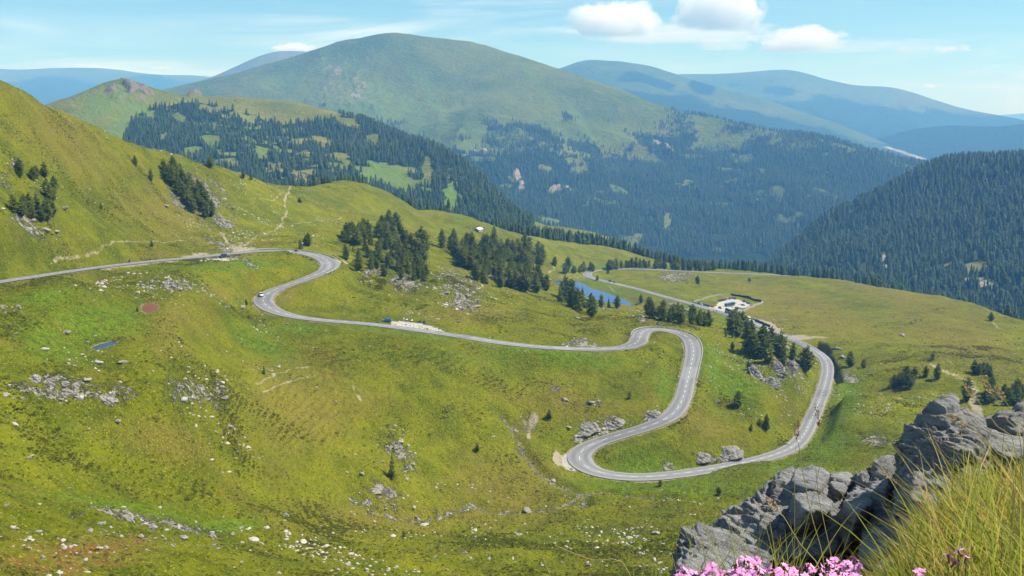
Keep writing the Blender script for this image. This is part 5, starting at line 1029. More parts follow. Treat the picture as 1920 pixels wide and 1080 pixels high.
for u, v, k, c, lab in [(1396, 567, 'suv', BLACK, "black car at the far right of the car park gravel"), (1403.5, 570, 'suv', DBLUE, "dark car behind another at the right of the car park gravel"), (1393, 573, 'hatch', BLUE, "blue car alone on the right of the car park gravel")]: car(k, c, u, v, u + 4, v + .5, lab)
for u, v, k, c, lab in [(1305.5, 569, 'hatch', SILVER, "silver car first in the roadside row before the car park"), (1310, 570.6, 'hatch', BLACK, "black car second in the roadside row before the car park"), (1316, 572.2, 'hatch', WHITE, "white car in the roadside row before the car park"), (1322, 573.5, 'suv', DBLUE, "dark blue car in the roadside row before the car park"), (1328, 575, 'suv', BLACK, "black car next to the red one in the roadside row"), (1336, 576.2, 'hatch', RED, "red car ending the roadside row before the car park"), (1350, 579, 'suv', GREEN, "dark green car turning out of the car park")]: car(k, c, u, v, u + 4, v + 1.2, lab)
for u, v, k, c, lab in [(1363, 588.5, 'suv', GREEN, "green car in the roadside bay right of the car park"), (1369.5, 590, 'suv', DBLUE, "dark car beside the green one in the roadside bay"), (1376, 591, 'hatch', WHITE, "white car beside the dark one in the roadside bay"), (1393.5, 597, 'van', WHITE, "white camper van left in the roadside bay near the trees"), (1404.5, 600.5, 'van', CREAM, "cream camper van behind the white one near the trees"), (1411, 603, 'hatch', SILVER, "silver car at the end of the roadside bay near the trees")]: car(k, c, u, v, u + 4, v + 1.2, lab, cat="camper van" if k == 'van' else "car")
loc, ang = at_px(1368, 575, 1376, 574.3); t = empty("coach", loc, ang); tag(t, "dark blue coach parked in the middle of the car park", "coach"); mb = paint("coach_blue", (.03, .07, .16))
part("body", cached("body|coach", lambda: loft([ring(x, w, .35, b, .18) for x, w, b in ((-5.9, 1.15, 3.2), (-5.7, 1.25, 3.35), (5.5, 1.25, 3.35), (5.95, 1.12, 3.1))]), mb), t); part("windows", cached("windows|coach", lambda: loft([ring(x, 1.265, 1.7, 2.8, .05) for x in (-5.4, 5.3)]), M_GLASS), t); part("windscreen", cached("windscreen|coach", lambda: loft([ring(x, .98, 1.3, 2.9, .08) for x in (5.8, 6.0)]), M_GLASS), t)
for x in (-3.6, 3.7):
    for y in (-1.1, 1.1): wheel(t, x, y, .5, .5, .3)
# walls and hedges round the car park
wall_along(poly_px([(1300, 568), (1318, 562), (1335, 556.5), (1352, 554), (1371, 553.2)], 2.5), "stone_wall", "wall", "pale dry stone wall curving round the left of the car park", 0.7, 0.9, M_WALL, cap=M_WALL)
wall_along(poly_px([(1371, 553.2), (1390, 557), (1410, 562.5), (1428, 567.3)], 2.5), "hedge", "hedge", "dark hedge closing the car park towards the upper meadow", 1.6, 1.8, M_HEDGE, 0.25)
wall_along(poly_px([(1430, 567.8), (1415, 574), (1400, 581), (1387, 587)], 2.5), "stone_wall", "wall", "pale stone wall down the right side of the car park", 1.2, 1.2, M_WALL, cap=M_WALL)
wall_along(poly_px([(1361, 581.5), (1375, 587), (1395, 594), (1412, 600.5), (1430, 608), (1444, 614)], 2.5), "hedge", "hedge", "dark low hedge along the roadside bays below the car park", 1.0, 1.5, M_HEDGE, 0.3)
def hut(u, v, u2, v2, L, W, H, roofh, wallm, roofm, label, name="hut"):
    loc, ang = at_px(u, v, u2, v2); t = empty(name, loc, ang); tag(t, label, name); mesh_obj("wall", *loft([[(x, -W / 2, -.6), (x, W / 2, -.6), (x, W / 2, H), (x, 0, H + roofh), (x, -W / 2, H)] for x in (-L / 2, L / 2)]), wallm, t)
    for s in (-1, 1): mesh_obj("roof", *loft([[(x, 0, H + roofh + .004), (x, s * (W / 2 + .4), H - roofh * .8 / W + .004), (x, s * (W / 2 + .4), H - roofh * .8 / W + .16), (x, 0, H + roofh + .18)] for x in (-L / 2 - .4, L / 2 + .4)]), roofm, t)
    mesh_obj("door", *loft([ring(x, .5, 0.05, 2.0, .02) for x in (-.03, .03)]), M_DARK, t).location = (-L / 2 - .03, 0, 0)
    for x in (-L * .25, L * .2): o = mesh_obj("window", *loft([[(x - .4, y, 1.0), (x + .4, y, 1.0), (x + .4, y, 1.8), (x - .4, y, 1.8)] for y in (-W / 2 - .03, -W / 2 + .05)]), M_GLASS, t)
M_WOOD = simple_mat("grey_boards", (0.28, 0.23, 0.18), 0.9); M_ROOFW = simple_mat("bright_roof", (0.72, 0.72, 0.72), 0.5)
hut(897, 434.5, 907, 435.2, 8.5, 5.5, 2.2, 1.5, M_WOOD, M_ROOFW, "small alpine hut with a bright roof on the upper meadow"); hut(1383, 583.5, 1387, 584.5, 3.2, 2.6, 2.4, .5, simple_mat("kiosk_board", (.6, .58, .55), .7), M_DARK, "small pale kiosk with a dark roof beside the car park exit", "kiosk")
# ================================================================== FOREGROUND LEDGE
def ledge_z(x, y):
    s = x / np.maximum(y, 0.3)
    z = -1.0 - 0.12 * (y - 1.7) - 0.55 * np.maximum(0, y - 2.8)
    D = 1 - sstep(0.36, 0.50, s); z = z - D * np.maximum(0, y - 1.75) * 0.42
    z = z - 0.28 * (1 - sstep(0.02, 0.26, s)) - np.maximum(0, y - 6.3) * 1.6 - np.maximum(0, -x - 1.2) * 0.9 - np.maximum(0, x - 4.5) * 0.6
    return z + 0.05 * fbm(x, y, 0.9, 4) + 0.10 * fbm(x + 5, y, 2.5, 2)
gx = np.linspace(-6, 10, 260); gy = np.linspace(-1.5, 12, 220); LX, LY = np.meshgrid(gx, gy, indexing='ij'); LZ = ledge_z(LX, np.maximum(LY, 0.6))
ii = np.arange(260 * 220).reshape(260, 220); lf = np.stack([ii[:-1, :-1], ii[1:, :-1], ii[1:, 1:], ii[:-1, 1:]], -1).reshape(-1, 4)
def turf_mat():
    m, t, b = new_mat("ledge_turf"); p = t.pos(); n1 = t.noise(p, 3.0, 5, 0.7); n2 = t.noise(p, 22, 4, 0.7)
    c = t.mix(t.ramp(n1, 0.35, 0.65), (0.045, 0.050, 0.015), (0.11, 0.10, 0.03)); c = t.mix(t.ramp(n2, 0.5, 0.7, 0, 0.6), c, (0.16, 0.12, 0.05))
    t.put(b.inputs['Base Color'], c); t.put(b.inputs['Normal'], t.bump(n2, 0.8, 0.03)); b.inputs['Roughness'].default_value = 1; b.inputs['Specular IOR Level'].default_value = 0.05; return m
mesh_obj("ground_ledge", np.stack([LX, LY, LZ], -1).reshape(-1, 3), lf, turf_mat(), smooth=True, kind='structure')
def schist_material():
    m, t, b = new_mat("schist"); p = t.pos()
    rot = t.node('ShaderNodeMapping'); t.link(p, rot.inputs['Vector']); rot.inputs['Rotation'].default_value = (R(24), R(-28), R(15))
    q = rot.outputs[0]
    lay_ = t.noise(t.scalexyz(q, (2.2, 2.2, 15)), 1.6, 6, 0.68, 0.35); fine = t.noise(t.scalexyz(q, (1, 1, 4.2)), 11, 6, 0.78, 0.35); big = t.noise(p, 2.2, 4, 0.6); spk = t.noise(p, 60, 3, 0.7)
    c = t.mix(t.ramp(big, 0.32, 0.68), (0.32, 0.32, 0.315), (0.48, 0.48, 0.47)); c = t.mix(t.ramp(lay_, 0.5, 0.66, 0, 0.55), c, (0.19, 0.19, 0.19))
    c = t.mix(t.ramp(fine, 0.52, 0.66, 0, 0.7), c, (0.56, 0.55, 0.51)); c = t.mix(t.ramp(fine, 0.34, 0.46, 0.9, 0), c, (0.07, 0.07, 0.07)); c = t.mix(t.ramp(spk, 0.55, 0.7, 0, 0.4), c, (0.48, 0.47, 0.43))
    lich = t.noise(p, 5.5, 4, 0.6); c = t.mix(t.ramp(lich, 0.62, 0.70, 0, 0.5), c, (0.30, 0.29, 0.16))
    t.put(b.inputs['Base Color'], c)
    h = t.math('ADD', t.math('MULTIPLY', lay_, 1.1), t.math('ADD', t.math('MULTIPLY', fine, 0.8), t.math('MULTIPLY', spk, 0.15)))
    t.put(b.inputs['Normal'], t.bump(h, 1.0, 0.10)); b.inputs['Roughness'].default_value = 0.9; b.inputs['Specular IOR Level'].default_value = 0.25; return m
M_SCHIST = schist_material()
ICO = {k: ico(k) for k in (5, 6, 7)}
RM = np.array(Matrix.Rotation(R(24), 3, 'X') @ Matrix.Rotation(R(-28), 3, 'Y') @ Matrix.Rotation(R(15), 3, 'Z'))
def schist(outline, r, front, back, label, sub=6, rough=1.0, down=0.0, name="rock", tilt=0.55, S=1.0, mat=None):
    """a block from its outline: front and back faces set at their own depths, then weathered in layers"""
    o = np.array(outline, float); vm = o[:, 1].mean(); rt = lambda q: r + tilt * (vm - q[:, 1]) / max(60.0, np.ptp(o[:, 1])); pts = [P_r(o[:, 0], o[:, 1], rt(o))]
    c = o.mean(0); inn = c + (o - c) * 0.66; inn[:, 1] += 0.20 * np.ptp(o[:, 1]); pts.append(P_r(inn[:, 0], inn[:, 1], rt(inn) - front * 0.5)); q = P_r(o[:, 0], o[:, 1], rt(o)); q = q.mean(0) + (q - q.mean(0)) * 0.85; q *= 1 + back / r; q[:, 2] -= 0.25 * back; pts.append(q)
    low = P_r(o[:, 0], o[:, 1], rt(o)); low = low[low[:, 2] < low[:, 2].mean()].copy(); low *= 1.05; low[:, 2] -= 0.35 * S + down; pts.append(low)
    P = np.concatenate(pts); bm = bmesh.new(); [bm.verts.new(p) for p in P]; bmesh.ops.convex_hull(bm, input=bm.verts); bm.normal_update()
    pl = np.array([(*f.normal, f.normal.dot(f.verts[0].co)) for f in bm.faces if f.calc_area() > 1e-6]); bm.free()
    cen = P.mean(0); v, f = ICO[sub]; ext = P.max(0) - P.min(0); d = v * ext; d /= np.linalg.norm(d, axis=1, keepdims=True)
    den = d @ pl[:, :3].T; num = pl[:, 3] - pl[:, :3] @ cen; t = np.where(den > 1e-6, num / np.maximum(den, 1e-6), 1e9)
    k = -np.log(np.exp(-(t - t.min(1)[:, None]) / (0.014 * S)).sum(1)) * 0.014 * S + t.min(1)      # slightly rounded edges
    p0 = cen + d * k[:, None]; p = p0 / S; s = p @ RM.T
    lay_ = perlin(s[:, 0] * 1.6, s[:, 1] * 1.6, s[:, 2] * 9); lay2 = perlin(s[:, 0] * 4, s[:, 1] * 4, s[:, 2] * 22); big = perlin(p[:, 0] * 2.2, p[:, 1] * 2.2, p[:, 2] * 2.2)
    crack = np.exp(-(perlin(p[:, 0] * 1.8 + 9, p[:, 1] * 1.8, p[:, 2] * 1.8) / 0.045) ** 2); fine = perlin(s[:, 0] * 14, s[:, 1] * 14, s[:, 2] * 34)
    w_ = s[:, 2] * 13 + 1.6 * perlin(s[:, 0] * 2.5, s[:, 1] * 2.5, s[:, 2] * 2.5); saw = w_ - np.floor(w_); saw2 = w_ * 2.7 + perlin(s[:, 0] * 7, s[:, 1] * 7, s[:, 2] * 7) * 1.2; saw2 = saw2 - np.floor(saw2)
    blk = np.round(perlin(p[:, 0] * 3.1 + 4, p[:, 1] * 3.1, p[:, 2] * 3.1) * 3) / 3
    disp = rough * (0.035 * big + 0.045 * blk + 0.030 * np.round(lay_ * 3.5) / 3.5 + 0.034 * saw ** 2 * sstep(-0.3, 0.3, lay2) + 0.015 * saw2 + 0.014 * fine - 0.05 * crack)
    p = p0 + d * disp[:, None] * S
    ob = mesh_obj(name, p, f, mat or M_SCHIST, smooth=True); return tag(ob, label, "rock" if S == 1 else name)
schist([(1683,853),(1693,820),(1713,793),(1737,757),(1763,741),(1787,739),(1802,752),(1822,775),(1850,795),(1845,850),(1800,960),(1720,985),(1679,930)], 5.0, 0.35, 0.9, "tallest dark weathered rock block rising behind the grass", 7)
schist([(1815,800),(1850,775),(1880,766),(1920,763),(1990,772),(2010,850),(1860,860)], 5.7, 0.2, 0.9, "dark rock behind the tallest block, cut by the picture edge")
schist([(1341,985),(1360,955),(1400,925),(1440,895),(1478,874),(1500,872),(1515,905),(1560,940),(1605,965),(1612,1010),(1560,1030),(1480,1042),(1400,1032),(1346,1010)], 5.5, 0.22, 0.8, "largest grey layered slab of the foreground outcrop", 7, tilt=0.75)
schist([(1492,872),(1520,868),(1550,872),(1556,890),(1545,915),(1502,915),(1482,903)], 5.75, 0.15, 0.5, "square dark block on top of the layered slab", 5, 0.7)
schist([(1556,882),(1575,875),(1597,883),(1601,905),(1582,922),(1554,912)], 5.85, 0.15, 0.5, "small rounded block right of the square one on the slab", 5, 0.7)
schist([(1610,885),(1623,868),(1656,843),(1680,849),(1679,900),(1668,955),(1640,968),(1602,958),(1592,915)], 5.6, 0.2, 0.6, "pointed rock leaning against the tallest block", 6, 0.9)
schist([(1572,932),(1597,914),(1634,918),(1641,944),(1620,958),(1580,948)], 5.15, 0.14, 0.4, "pale rounded rock wedged under the pointed one", 5, 0.6)
schist([(1482,922),(1540,914),(1566,935),(1560,958),(1500,955)], 5.15, 0.12, 0.5, "pale flat plate lying on the layered slab", 5, 0.6)
schist([(1272,1008),(1305,990),(1340,986),(1385,1012),(1445,1040),(1440,1065),(1300,1080),(1266,1065)], 4.6, 0.2, 0.6, "low rock at the left foot of the layered slab", 7, 0.9)
schist([(1635,1055),(1700,1017),(1768,992),(1795,1003),(1785,1040),(1700,1080),(1640,1090)], 3.7, 0.15, 0.5, "long tilted rock half buried in the foreground grass", 6, 0.7)
schist([(1845,945),(1895,928),(1960,930),(1975,968),(1850,970)], 3.3, 0.1, 0.4, "pale stone showing through the grass at the right edge", 5, 0.5)
schist([(1625,960),(1680,950),(1700,1000),(1660,1040),(1610,1030)], 5.0, 0.1, 0.6, "dark rock in the cleft under the pointed one", 5, 0.7)
M_OUTCROP = rock_material("outcrop_stone", (0.20, 0.188, 0.168), (0.37, 0.35, 0.31), (0.46, 0.44, 0.39), 0.7)
def outcrop(outline, label, S=13.0, tilt=15.0, name="outcrop"):
    c = np.mean(outline, 0); p = G.hit(c[0], c[1] + 0.25 * np.ptp(np.array(outline)[:, 1])); r = math.hypot(p[0], p[1])
    schist(outline, r, 0.02 * S, 0.35 * S, label, 6, 1.35, 0.0, name, tilt, S, M_OUTCROP)
outcrop([(1284,866),(1290,856),(1312,846),(1330,852),(1332,864),(1310,869)], "lower left part of the cracked outcrop above the lower road", 9)
outcrop([(1322,862),(1332,846),(1352,838),(1378,836),(1393,846),(1392,856),(1365,864),(1340,867)], "main face of the cracked outcrop above the lower road", 12)
outcrop([(1076,818),(1084,796),(1098,789),(1116,792),(1124,806),(1105,817)], "rock face on the bank over the left of the lower hairpin", 11)
outcrop([(1128,805),(1145,788),(1160,784),(1172,790),(1165,800),(1145,806)], "low rock face in the middle of the bank over the lower hairpin", 9)
outcrop([(1206,788),(1216,772),(1228,768),(1240,774),(1232,784),(1216,790)], "rock face on the bank where the road climbs from the lower hairpin", 9)
outcrop([(1432,716),(1438,708),(1456,709),(1464,720),(1458,729),(1442,725)], "dark split outcrop inside the right bend", 9)
outcrop([(1402,690),(1412,686),(1424,698),(1430,711),(1420,713),(1408,704)], "slanting outcrop left of the dark split one", 9)
outcrop([(1447,686),(1456,674),(1464,680),(1474,700),(1466,707),(1456,702)], "ribbed outcrop under the middle of the rib pines", 9)
outcrop([(1472,690),(1480,676),(1492,676),(1498,686),(1486,702),(1478,704)], "bright outcrop under the end of the rib pines", 9)
outcrop([(186,755),(188,742),(198,735),(210,742),(218,753),(205,757)], "big dark cracked boulder in the left basin", 6, 5, "boulder")
outcrop([(49,719),(54,707),(64,700),(73,706),(74,716),(62,722)], "largest pale boulder in the left basin", 6, 5, "boulder")
outcrop([(714,934),(717,921),(728,913),(738,922),(737,933),(726,937)], "big dark block below the tall slim spruce", 6, 5, "boulder")
# ---- grass of the ledge
def blade_material():
    m = bpy.data.materials.new("grass_blade"); m.use_nodes = True; t = NT(m.node_tree); b = m.node_tree.nodes['Principled BSDF']
    a = t.attr('hue'); al = t.attr('along')
    r = t.node('ShaderNodeValToRGB'); t.link(a, r.inputs[0]); e = r.color_ramp.elements
    e[0].position = 0; e[0].color = (0.17, 0.25, 0.02, 1); e[1].position = 1; e[1].color = (0.38, 0.13, 0.04, 1)
    for p_, c_ in ((0.35, (0.33, 0.37, 0.035, 1)), (0.62, (0.56, 0.48, 0.08, 1)), (0.82, (0.66, 0.50, 0.20, 1))): q = e.new(p_); q.color = c_
    c = t.mix(t.math('MULTIPLY', al, 0.45), r.outputs[0], (0.40, 0.33, 0.13))
    t.put(b.inputs['Base Color'], c); b.inputs['Roughness'].default_value = 0.55; b.inputs['Specular IOR Level'].default_value = 0.3
    tr = t.node('ShaderNodeBsdfTranslucent'); t.put(tr.inputs[0], c); mx = t.node('ShaderNodeMixShader'); mx.inputs[0].default_value = 0.48
    t.link(b.outputs[0], mx.inputs[1]); t.link(tr.outputs[0], mx.inputs[2]); t.link(mx.outputs[0], m.node_tree.nodes['Material Output'].inputs[0]); return m
M_BLADE = blade_material()
def blades(name, xy, length, width, lean, spread, seed, huef, curl=0.5, kind='stuff'):
    rg = np.random.default_rng(seed); n = len(xy); S = 6
    L = length if isinstance(length, np.ndarray) else rg.uniform(*length, n); az = rg.uniform(0, 6.283, n)
    tx = lean[0] + spread * np.cos(az) * rg.uniform(0.2, 1, n); ty = lean[1] + spread * np.sin(az) * rg.uniform(0.2, 1, n)
    base = np.stack([xy[:, 0], xy[:, 1], ledge_z(xy[:, 0], xy[:, 1]) - 0.02], 1)
    tt = np.linspace(0, 1, S); V_ = np.zeros((n, S, 2, 3)); cu = rg.uniform(0.15, curl * 1.6, n)
    ux, uy = tx * L, ty * L
    sx, sy = -np.sin(az + 1.3), np.cos(az + 1.3)
    for k, q in enumerate(tt):
        off = q * 0.45 + cu * q * q; cx = base[:, 0] + ux * off; cy_ = base[:, 1] + uy * off; cz = base[:, 2] + L * (q - 0.32 * cu * q * q * (np.hypot(tx, ty) + .3))
        w = width * rg.uniform(.8, 1.2) * (1 - q) ** 0.6 * (0.7 + 0.3 * q) * 0.5 + 0.0002
        V_[:, k, 0] = np.stack([cx - sx * w, cy_ - sy * w, cz], 1); V_[:, k, 1] = np.stack([cx + sx * w, cy_ + sy * w, cz], 1)
    i = np.arange(n * S * 2).reshape(n, S, 2); f = np.stack([i[:, :-1, 0], i[:, :-1, 1], i[:, 1:, 1], i[:, 1:, 0]], -1).reshape(-1, 4)
    o = mesh_obj(name, V_.reshape(-1, 3), f, M_BLADE, smooth=True, kind=kind)
    add_attr(o, 'hue', np.repeat(np.clip(huef(rg, n), 0, 1), S * 2)); add_attr(o, 'along', np.tile(np.repeat(tt ** 2, 2), n)); return o
def px_spots(rg, n, ulo, uhi, rlo, rhi, clumps=0, cs=0.06, vref=1000):
    if clumps:
        cu = rg.uniform(ulo, uhi, clumps); cr = rg.uniform(rlo, rhi, clumps); k = rg.integers(clumps, size=n); u, r = cu[k], cr[k]
        p = P_r(u, np.full(n, vref), r)[:, :2] + rg.normal(size=(n, 2)) * cs; return p
    return P_r(rg.uniform(ulo, uhi, n), np.full(n, vref), rg.uniform(rlo, rhi, n))[:, :2]
gr = np.random.default_rng(91)
hue_mix = lambda rg, n: np.where(rg.random(n) < 0.62, rg.uniform(0.0, 0.5, n), rg.uniform(0.5, 1.0, n))
hue_green = lambda rg, n: rg.uniform(0.0, 0.55, n)
blades("tall_grass", px_spots(gr, 210, 1810, 2010, 1.9, 3.0, 30, 0.10), (0.12, 0.30), 0.0052, (-0.32, 0.06), 0.9, 1, hue_mix)
blades("tall_grass", px_spots(gr, 190, 1860, 2010, 1.5, 2.4, 16, 0.09), (0.22, 0.44), 0.0050, (-0.38, 0.05), 0.7, 2, hue_mix)
blades("tall_grass", px_spots(gr, 80, 1690, 1800, 2.0, 2.9, 11, 0.05), (0.08, 0.18), 0.004, (-0.5, 0.0), 0.7, 3, hue_mix)
blades("tall_grass", px_spots(gr, 90, 1400, 1580, 1.9, 2.5, 6, 0.04), (0.16, 0.34), 0.0030, (0.05, 0.0), 0.6, 4, lambda rg, n: rg.uniform(0.25, 0.7, n))
blades("tall_grass", px_spots(gr, 240, 860, 1300, 1.7, 2.5, 13, 0.06), (0.20, 0.38), 0.0030, (0.08, 0.0), 0.6, 5, lambda rg, n: rg.uniform(0.15, 0.7, n))
blades("short_grass", px_spots(gr, 6000, 1560, 2000, 1.35, 2.2), (0.05, 0.13), 0.004, (-0.2, 0), 0.8, 6, hue_green)
blades("short_grass", px_spots(gr, 3500, 1240, 1640, 1.3, 2.1), (0.05, 0.10), 0.004, (-0.1, 0), 0.8, 7, hue_green)
blades("short_grass", px_spots(gr, 5000, 1640, 2000, 2.2, 4.2), (0.06, 0.16), 0.005, (-0.3, 0), 0.8, 8, hue_mix)
# ---- single seed stalks
M_STRAW = simple_mat("straw", (0.38, 0.31, 0.11), 0.7); M_SEED = simple_mat("seed_head", (0.46, 0.33, 0.15), 0.9, scale=60); M_RED = simple_mat("red_seed_head", (0.30, 0.15, 0.10), 0.9, scale=60)
def stalk(line, r, label, head=0.035, fat=0.0055, mat=None, sw=0.0011):
    P = np.array([P_r(u, v, r) for u, v in line]); foot = P[0].copy(); z = float(ledge_z(foot[0:1], foot[1:2])[0])
    if foot[2] > z: P = np.concatenate([[[foot[0] + 0.02, foot[1] + 0.02, z - 0.02]], P])
    P = catmull(P, 0.02); t = empty("seed_stalk", P[0]); tag(t, label, "grass stalk")
    mesh_obj("stem", *tube(P - P[0], sw * 1.4, sw * 0.7), M_STRAW, t, smooth=True)
    if head:
        tip = P[-1] - P[0]; d = P[-1] - P[-3]; d /= np.linalg.norm(d); q = Vector(d).to_track_quat('Z', 'Y'); V_, F_ = [], []
        rg = np.random.default_rng(int(line[0][0]))
        for k in range(36 if mat else 70):                                            # spikelets round the tip
            f = rg.random(); a = rg.uniform(0, 6.28); rad = fat * math.sin(math.pi * (0.12 + 0.83 * f)) * rg.uniform(.5, 1.15)
            c = np.array([math.cos(a) * rad, math.sin(a) * rad, head * (f - 0.35)]); n0 = len(V_)
            e = np.array([math.cos(a) * 0.0022, math.sin(a) * 0.0022, 0.005]); s_ = np.array([-math.sin(a), math.cos(a), 0]) * 0.0013
            for p in (c - s_, c + s_, c + e, c + e * 0.3 + np.array([math.cos(a), math.sin(a), 0]) * 0.0016): V_.append(tip + np.array(q @ Vector(p)))
            F_ += [(n0, n0 + 1, n0 + 2), (n0, n0 + 3, n0 + 2), (n0 + 1, n0 + 3, n0 + 2)]
        mesh_obj("seed_head", V_, F_, mat or M_SEED, t)
for line, r, lab, hd, ft, mt, *sw in [([(1540,1075),(1500,1020),(1470,970),(1452,950)],1.9,"straw coloured seed stalk crossing the layered slab",.032,.006,None),
 ([(1900,900),(1870,850),(1830,808),(1798,790)],2.1,"seed stalk with a fat head before the tallest rock",.036,.007,None),([(1905,850),(1870,800),(1840,760),(1822,738)],2.3,"seed stalk left of two taller ones above the dark rock",.034,.006,None),
 ([(1915,840),(1890,790),(1868,750),(1856,731)],2.3,"seed stalk between two others above the dark rock",.036,.0055,None),([(1920,830),(1908,790),(1890,760),(1878,742)],2.4,"seed stalk farthest right above the dark rock",.036,.006,None),
 ([(1500,1050),(1525,930),(1540,850),(1533,785)],2.0,"tall stalk whose reddish head crosses the right bend of the road",.045,.003,M_RED,.0006),([(1490,1050),(1490,950),(1490,880),(1494,812)],2.0,"stalk with a reddish head over the lower road",.04,.0035,M_RED,.0006),
 ([(1105,1075),(1110,1030),(1115,980),(1119,930)],2.0,"dark upright stalk among the grass tips at the bottom",.0,.004,None),([(1125,1075),(1140,1030),(1152,985),(1163,945)],2.1,"yellowish stalk right of the dark upright one",.0,.004,None),([(1165,1075),(1185,1030),(1215,980),(1250,935)],2.1,"long slanting stalk at the bottom",.0,.004,None),
 ([(1030,1075),(1010,1060),(1018,1040),(1020,1010)],2.0,"short straight stalk left of the long grass tips",.0,.004,None),([(1180,1075),(1110,1050),(1070,1035),(1040,1022)],2.0,"pale bent stalk arching to the left at the bottom",.0,.004,None),([(1545,1060),(1520,960),(1505,880),(1497,830)],2.1,"thin green stalk in front of the square dark block",.0,.004,None),([(1560,1060),(1545,980),(1535,930),(1530,880)],2.2,"thin green stalk right of another before the slab",.0,.004,None)]:
    stalk(line, r, lab, hd, ft, mt, *sw)
# ---- pink flowers
M_PETAL = simple_mat("pink_petal", (0.76, 0.29, 0.55), 0.6, 0.2, var=0.25, scale=120); M_CALYX = simple_mat("calyx", (0.22, 0.08, 0.06), 0.7, scale=80); M_STEM = simple_mat("flower_stem", (0.10, 0.13, 0.03), 0.7)
def flower_parts(rg, size):
    V_, F_ = [], []
    for k in range(5):
        a0 = 6.2832 * k / 5 + rg.uniform(-.15, .15); up = rg.uniform(0.15, 0.9)
        for row, (f, w) in enumerate(((0.10, 0.10), (0.45, 0.30), (0.80, 0.46), (1.0, 0.40))):
            for s_ in (-1, 0, 1):
                rr_ = f * size * (1.0 if s_ else (0.80 if row == 3 else 1.02)); a = a0; z = size * (0.15 + up * f * 0.8 - 0.35 * f * f) + (0.06 * size * abs(s_) if row else 0) + rg.uniform(-.03, .03) * size
                x, y = rr_, s_ * w * size; V_.append((x * math.cos(a) - y * math.sin(a), x * math.sin(a) + y * math.cos(a), z))
        b = k * 12
        for r_ in range(3):
            for c in range(2): F_.append((b + r_ * 3 + c, b + r_ * 3 + c + 1, b + r_ * 3 + c + 4, b + r_ * 3 + c + 3))
    cal = tube([(0, 0, -size * 0.9), (0, 0, -size * .5), (0, 0, size * 0.2)], size * .16, size * .2, 7)
    return (V_, F_), cal
fl_rng = np.random.default_rng(17); ME_FL = []
for k in range(6):
    (pv_, pf_), (cv, cf) = flower_parts(fl_rng, 1.0); a = mesh_obj("petals", pv_, pf_, M_PETAL, smooth=True); c = mesh_obj("calyx", cv, cf, M_CALYX, smooth=True); ME_FL.append((a.data, c.data)); bpy.data.objects.remove(a); bpy.data.objects.remove(c)
def flower(u, v, r, size, label, group):
    p = P_r(u, v, r); z = float(ledge_z(np.array([p[0]]), np.array([p[1]]))[0]); t = empty("pink_flower", (p[0], p[1], min(z, p[2] - 0.02))); tag(t, label, "flower", group)
    h = p[2] - t.location[2]; sw_ = (fl_rng.uniform(-.02, .02), fl_rng.uniform(-.01, .01))
    mesh_obj("stem", *tube([(sw_[0], sw_[1], -0.01), (sw_[0] * .6, sw_[1] * .6, h * 0.5), (0, 0, h - size * .6)], 0.0012, 0.0009), M_STEM, t)
    rot = (fl_rng.uniform(-.2, 1.0), fl_rng.uniform(-.7, .7), fl_rng.uniform(0, 6.28)); me = ME_FL[fl_rng.integers(6)]
    for nm, m_ in zip(("petals", "calyx"), me):
        o = bpy.data.objects.new(nm, m_); COL.objects.link(o); o.parent = t; o.location = (0, 0, h); o.scale = (size,) * 3; o.rotation_euler = rot
spots = [(1335,1065),(1300,1074),(1318,1078),(1350,1076),(1372,1074),(1383,1058),(1396,1050),(1405,1062),(1417,1052),(1425,1070),(1390,1072),(1410,1078),(1440,1066),(1450,1074),(1462,1070),(1475,1066),(1488,1074),(1500,1068),(1515,1062),(1525,1072),(1540,1066),(1555,1060),(1565,1052),(1575,1062),(1590,1056),(1602,1050),(1610,1064),(1598,1072),(1580,1074),(1560,1076),(1275,1078),(1285,1070)]
for u, v in spots: flower(u, v, fl_rng.uniform(1.45, 1.65), fl_rng.uniform(0.0072, 0.0098), "pink blossom in the dense row along the bottom edge of the picture", "pink blossoms in the row along the bottom edge")
for u, v in spots: flower(u + fl_rng.uniform(-10, 10), v + fl_rng.uniform(-4, 8), fl_rng.uniform(1.5, 1.75), fl_rng.uniform(0.0068, 0.0092), "pink blossom in the dense row along the bottom edge of the picture", "pink blossoms in the row along the bottom edge")
for u, v in spots: flower(u + fl_rng.uniform(-12, 12), 1080 + fl_rng.uniform(0, 16), fl_rng.uniform(1.38, 1.5), fl_rng.uniform(0.0085, 0.011), "pink blossom in the dense row along the bottom edge of the picture", "pink blossoms in the row along the bottom edge")
for u, v, lab in [(1778,1044,"pink blossom left in the small tuft under the tall grass"),(1797,1034,"highest pink blossom in the small tuft under the tall grass"),(1812,1046,"pink blossom right in the small tuft under the tall grass"),(1790,1056,"lowest pink blossom in the small tuft under the tall grass"),(1724,1074,"single pink bud between the blossom row and the tuft")]: flower(u, v, 1.6, 0.0105, lab, None)
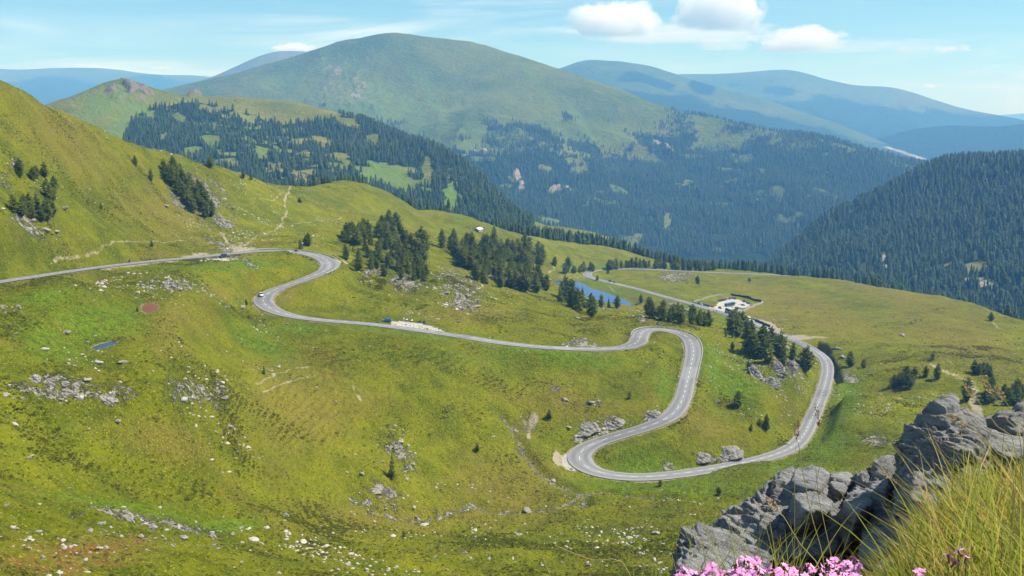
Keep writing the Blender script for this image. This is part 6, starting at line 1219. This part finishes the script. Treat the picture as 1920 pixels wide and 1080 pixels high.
# ================================================================== CLOUDS
def cloud_material(name, dens, seed, detail=3.1, flat=0.35, cover=0.0):
    m = bpy.data.materials.new(name); m.use_nodes = True; t = NT(m.node_tree); m.node_tree.nodes.remove(m.node_tree.nodes['Principled BSDF'])
    tc = t.node('ShaderNodeTexCoord').outputs['Object']
    off = t.node('ShaderNodeVectorMath'); off.operation = 'ADD'; t.link(tc, off.inputs[0]); off.inputs[1].default_value = (seed * 7.1, seed * 3.3, seed)
    n = t.noise(t.scalexyz(off.outputs[0], (1.0, 1.0, 0.55)), detail, 6, 0.62, 0.25); big = t.noise(t.scalexyz(off.outputs[0], (1.0, 1.0, 0.3)), 1.25, 2, 0.5)
    r = t.vmath('LENGTH', tc, out=1); sp_ = t.node('ShaderNodeSeparateXYZ'); t.link(tc, sp_.inputs[0])
    shape = t.math('SUBTRACT', 1.0, t.math('POWER', r, 1.6))
    floor_ = t.ramp(sp_.outputs[2], -0.62, -0.42)
    f = t.math('ADD', t.math('ADD', t.math('MULTIPLY', shape, 0.75), t.math('MULTIPLY', t.math('SUBTRACT', n, 0.5), 1.9)), t.math('MULTIPLY', t.math('SUBTRACT', big, 0.5), 1.5))
    f = t.math('MULTIPLY', t.ramp(f, 0.36 - cover, 0.47 - cover), floor_); f = t.math('MULTIPLY', f, t.ramp(r, 1.0, 0.86))
    pv = t.node('ShaderNodeVolumePrincipled'); pv.inputs['Color'].default_value = (1, 1, 1, 1); pv.inputs['Anisotropy'].default_value = 0.1
    t.put(pv.inputs['Density'], t.math('MULTIPLY', f, dens)); t.link(pv.outputs[0], m.node_tree.nodes['Material Output'].inputs['Volume']); return m
def cloud(u, v, ru, rv, R_, label, dens, seed, **kw):
    c = P_r(u, v, R_); k = np.linalg.norm(c) / F; o = mesh_obj("cloud", *ico(3), cloud_material("cloud_vapour", dens, seed, **kw)); o.location = c; o.scale = (ru * k, ru * k * 0.55, rv * k)
    o.rotation_euler = (0, 0, -math.atan2(c[0], c[1])); return tag(o, label, "cloud")
cloud(1162,42,112,46,19000,"broad flat based white cumulus left of the tallest cloud",0.005,1)
cloud(1345,22,92,58,19000,"tallest white cumulus with a grey base, cut by the top of the picture",0.005,2,cover=0.08)
cloud(1500,76,115,34,21000,"ragged thin white cloud to the right of the tallest cumulus",0.0045,3)
cloud(1345,86,70,16,21000,"faint low cloud shred under the tallest cumulus",0.0012,4)
cloud(1270,64,230,24,24000,"thin veil of white cloud below the two large cumulus clouds",0.0007,11,cover=0.12)
cloud(1640,88,150,16,24000,"thin wispy cloud streak at the upper right",0.0004,12,cover=0.05)
cloud(548,90,46,11,23000,"small flat cloud resting over the far bare ridge",0.006,5,cover=0.1)
cloud(1790,92,36,9,24000,"tiny white cloud high at the right",0.005,6)
cloud(1745,161,26,6,26000,"tiny white cloud over the right ridge slope",0.005,7)
cloud(300,128,18,5,26000,"tiny white cloud over the far left ridge",0.005,8)
# ================================================================== HAZE
hv = [(x, y, z) for z in (-1601.0, 760.0) for (x, y) in ((-31000, -4000), (31000, -4000), (31000, 31000), (-31000, 31000))]
hm = bpy.data.materials.new("haze"); hm.use_nodes = True
ht = NT(hm.node_tree); hm.node_tree.nodes.remove(hm.node_tree.nodes['Principled BSDF'])
pv = ht.node('ShaderNodeVolumePrincipled'); pv.inputs['Color'].default_value = (0.17, 0.46, 1.0, 1); pv.inputs['Absorption Color'].default_value = (1, 1, 1, 1); pv.inputs['Density'].default_value = 1.15e-4; pv.inputs['Anisotropy'].default_value = 0.0
ht.link(pv.outputs[0], hm.node_tree.nodes['Material Output'].inputs['Volume'])
mesh_obj("haze", hv, [[3, 2, 1, 0], [4, 5, 6, 7], [0, 1, 5, 4], [1, 2, 6, 5], [2, 3, 7, 6], [3, 0, 4, 7]], hm, kind='stuff')
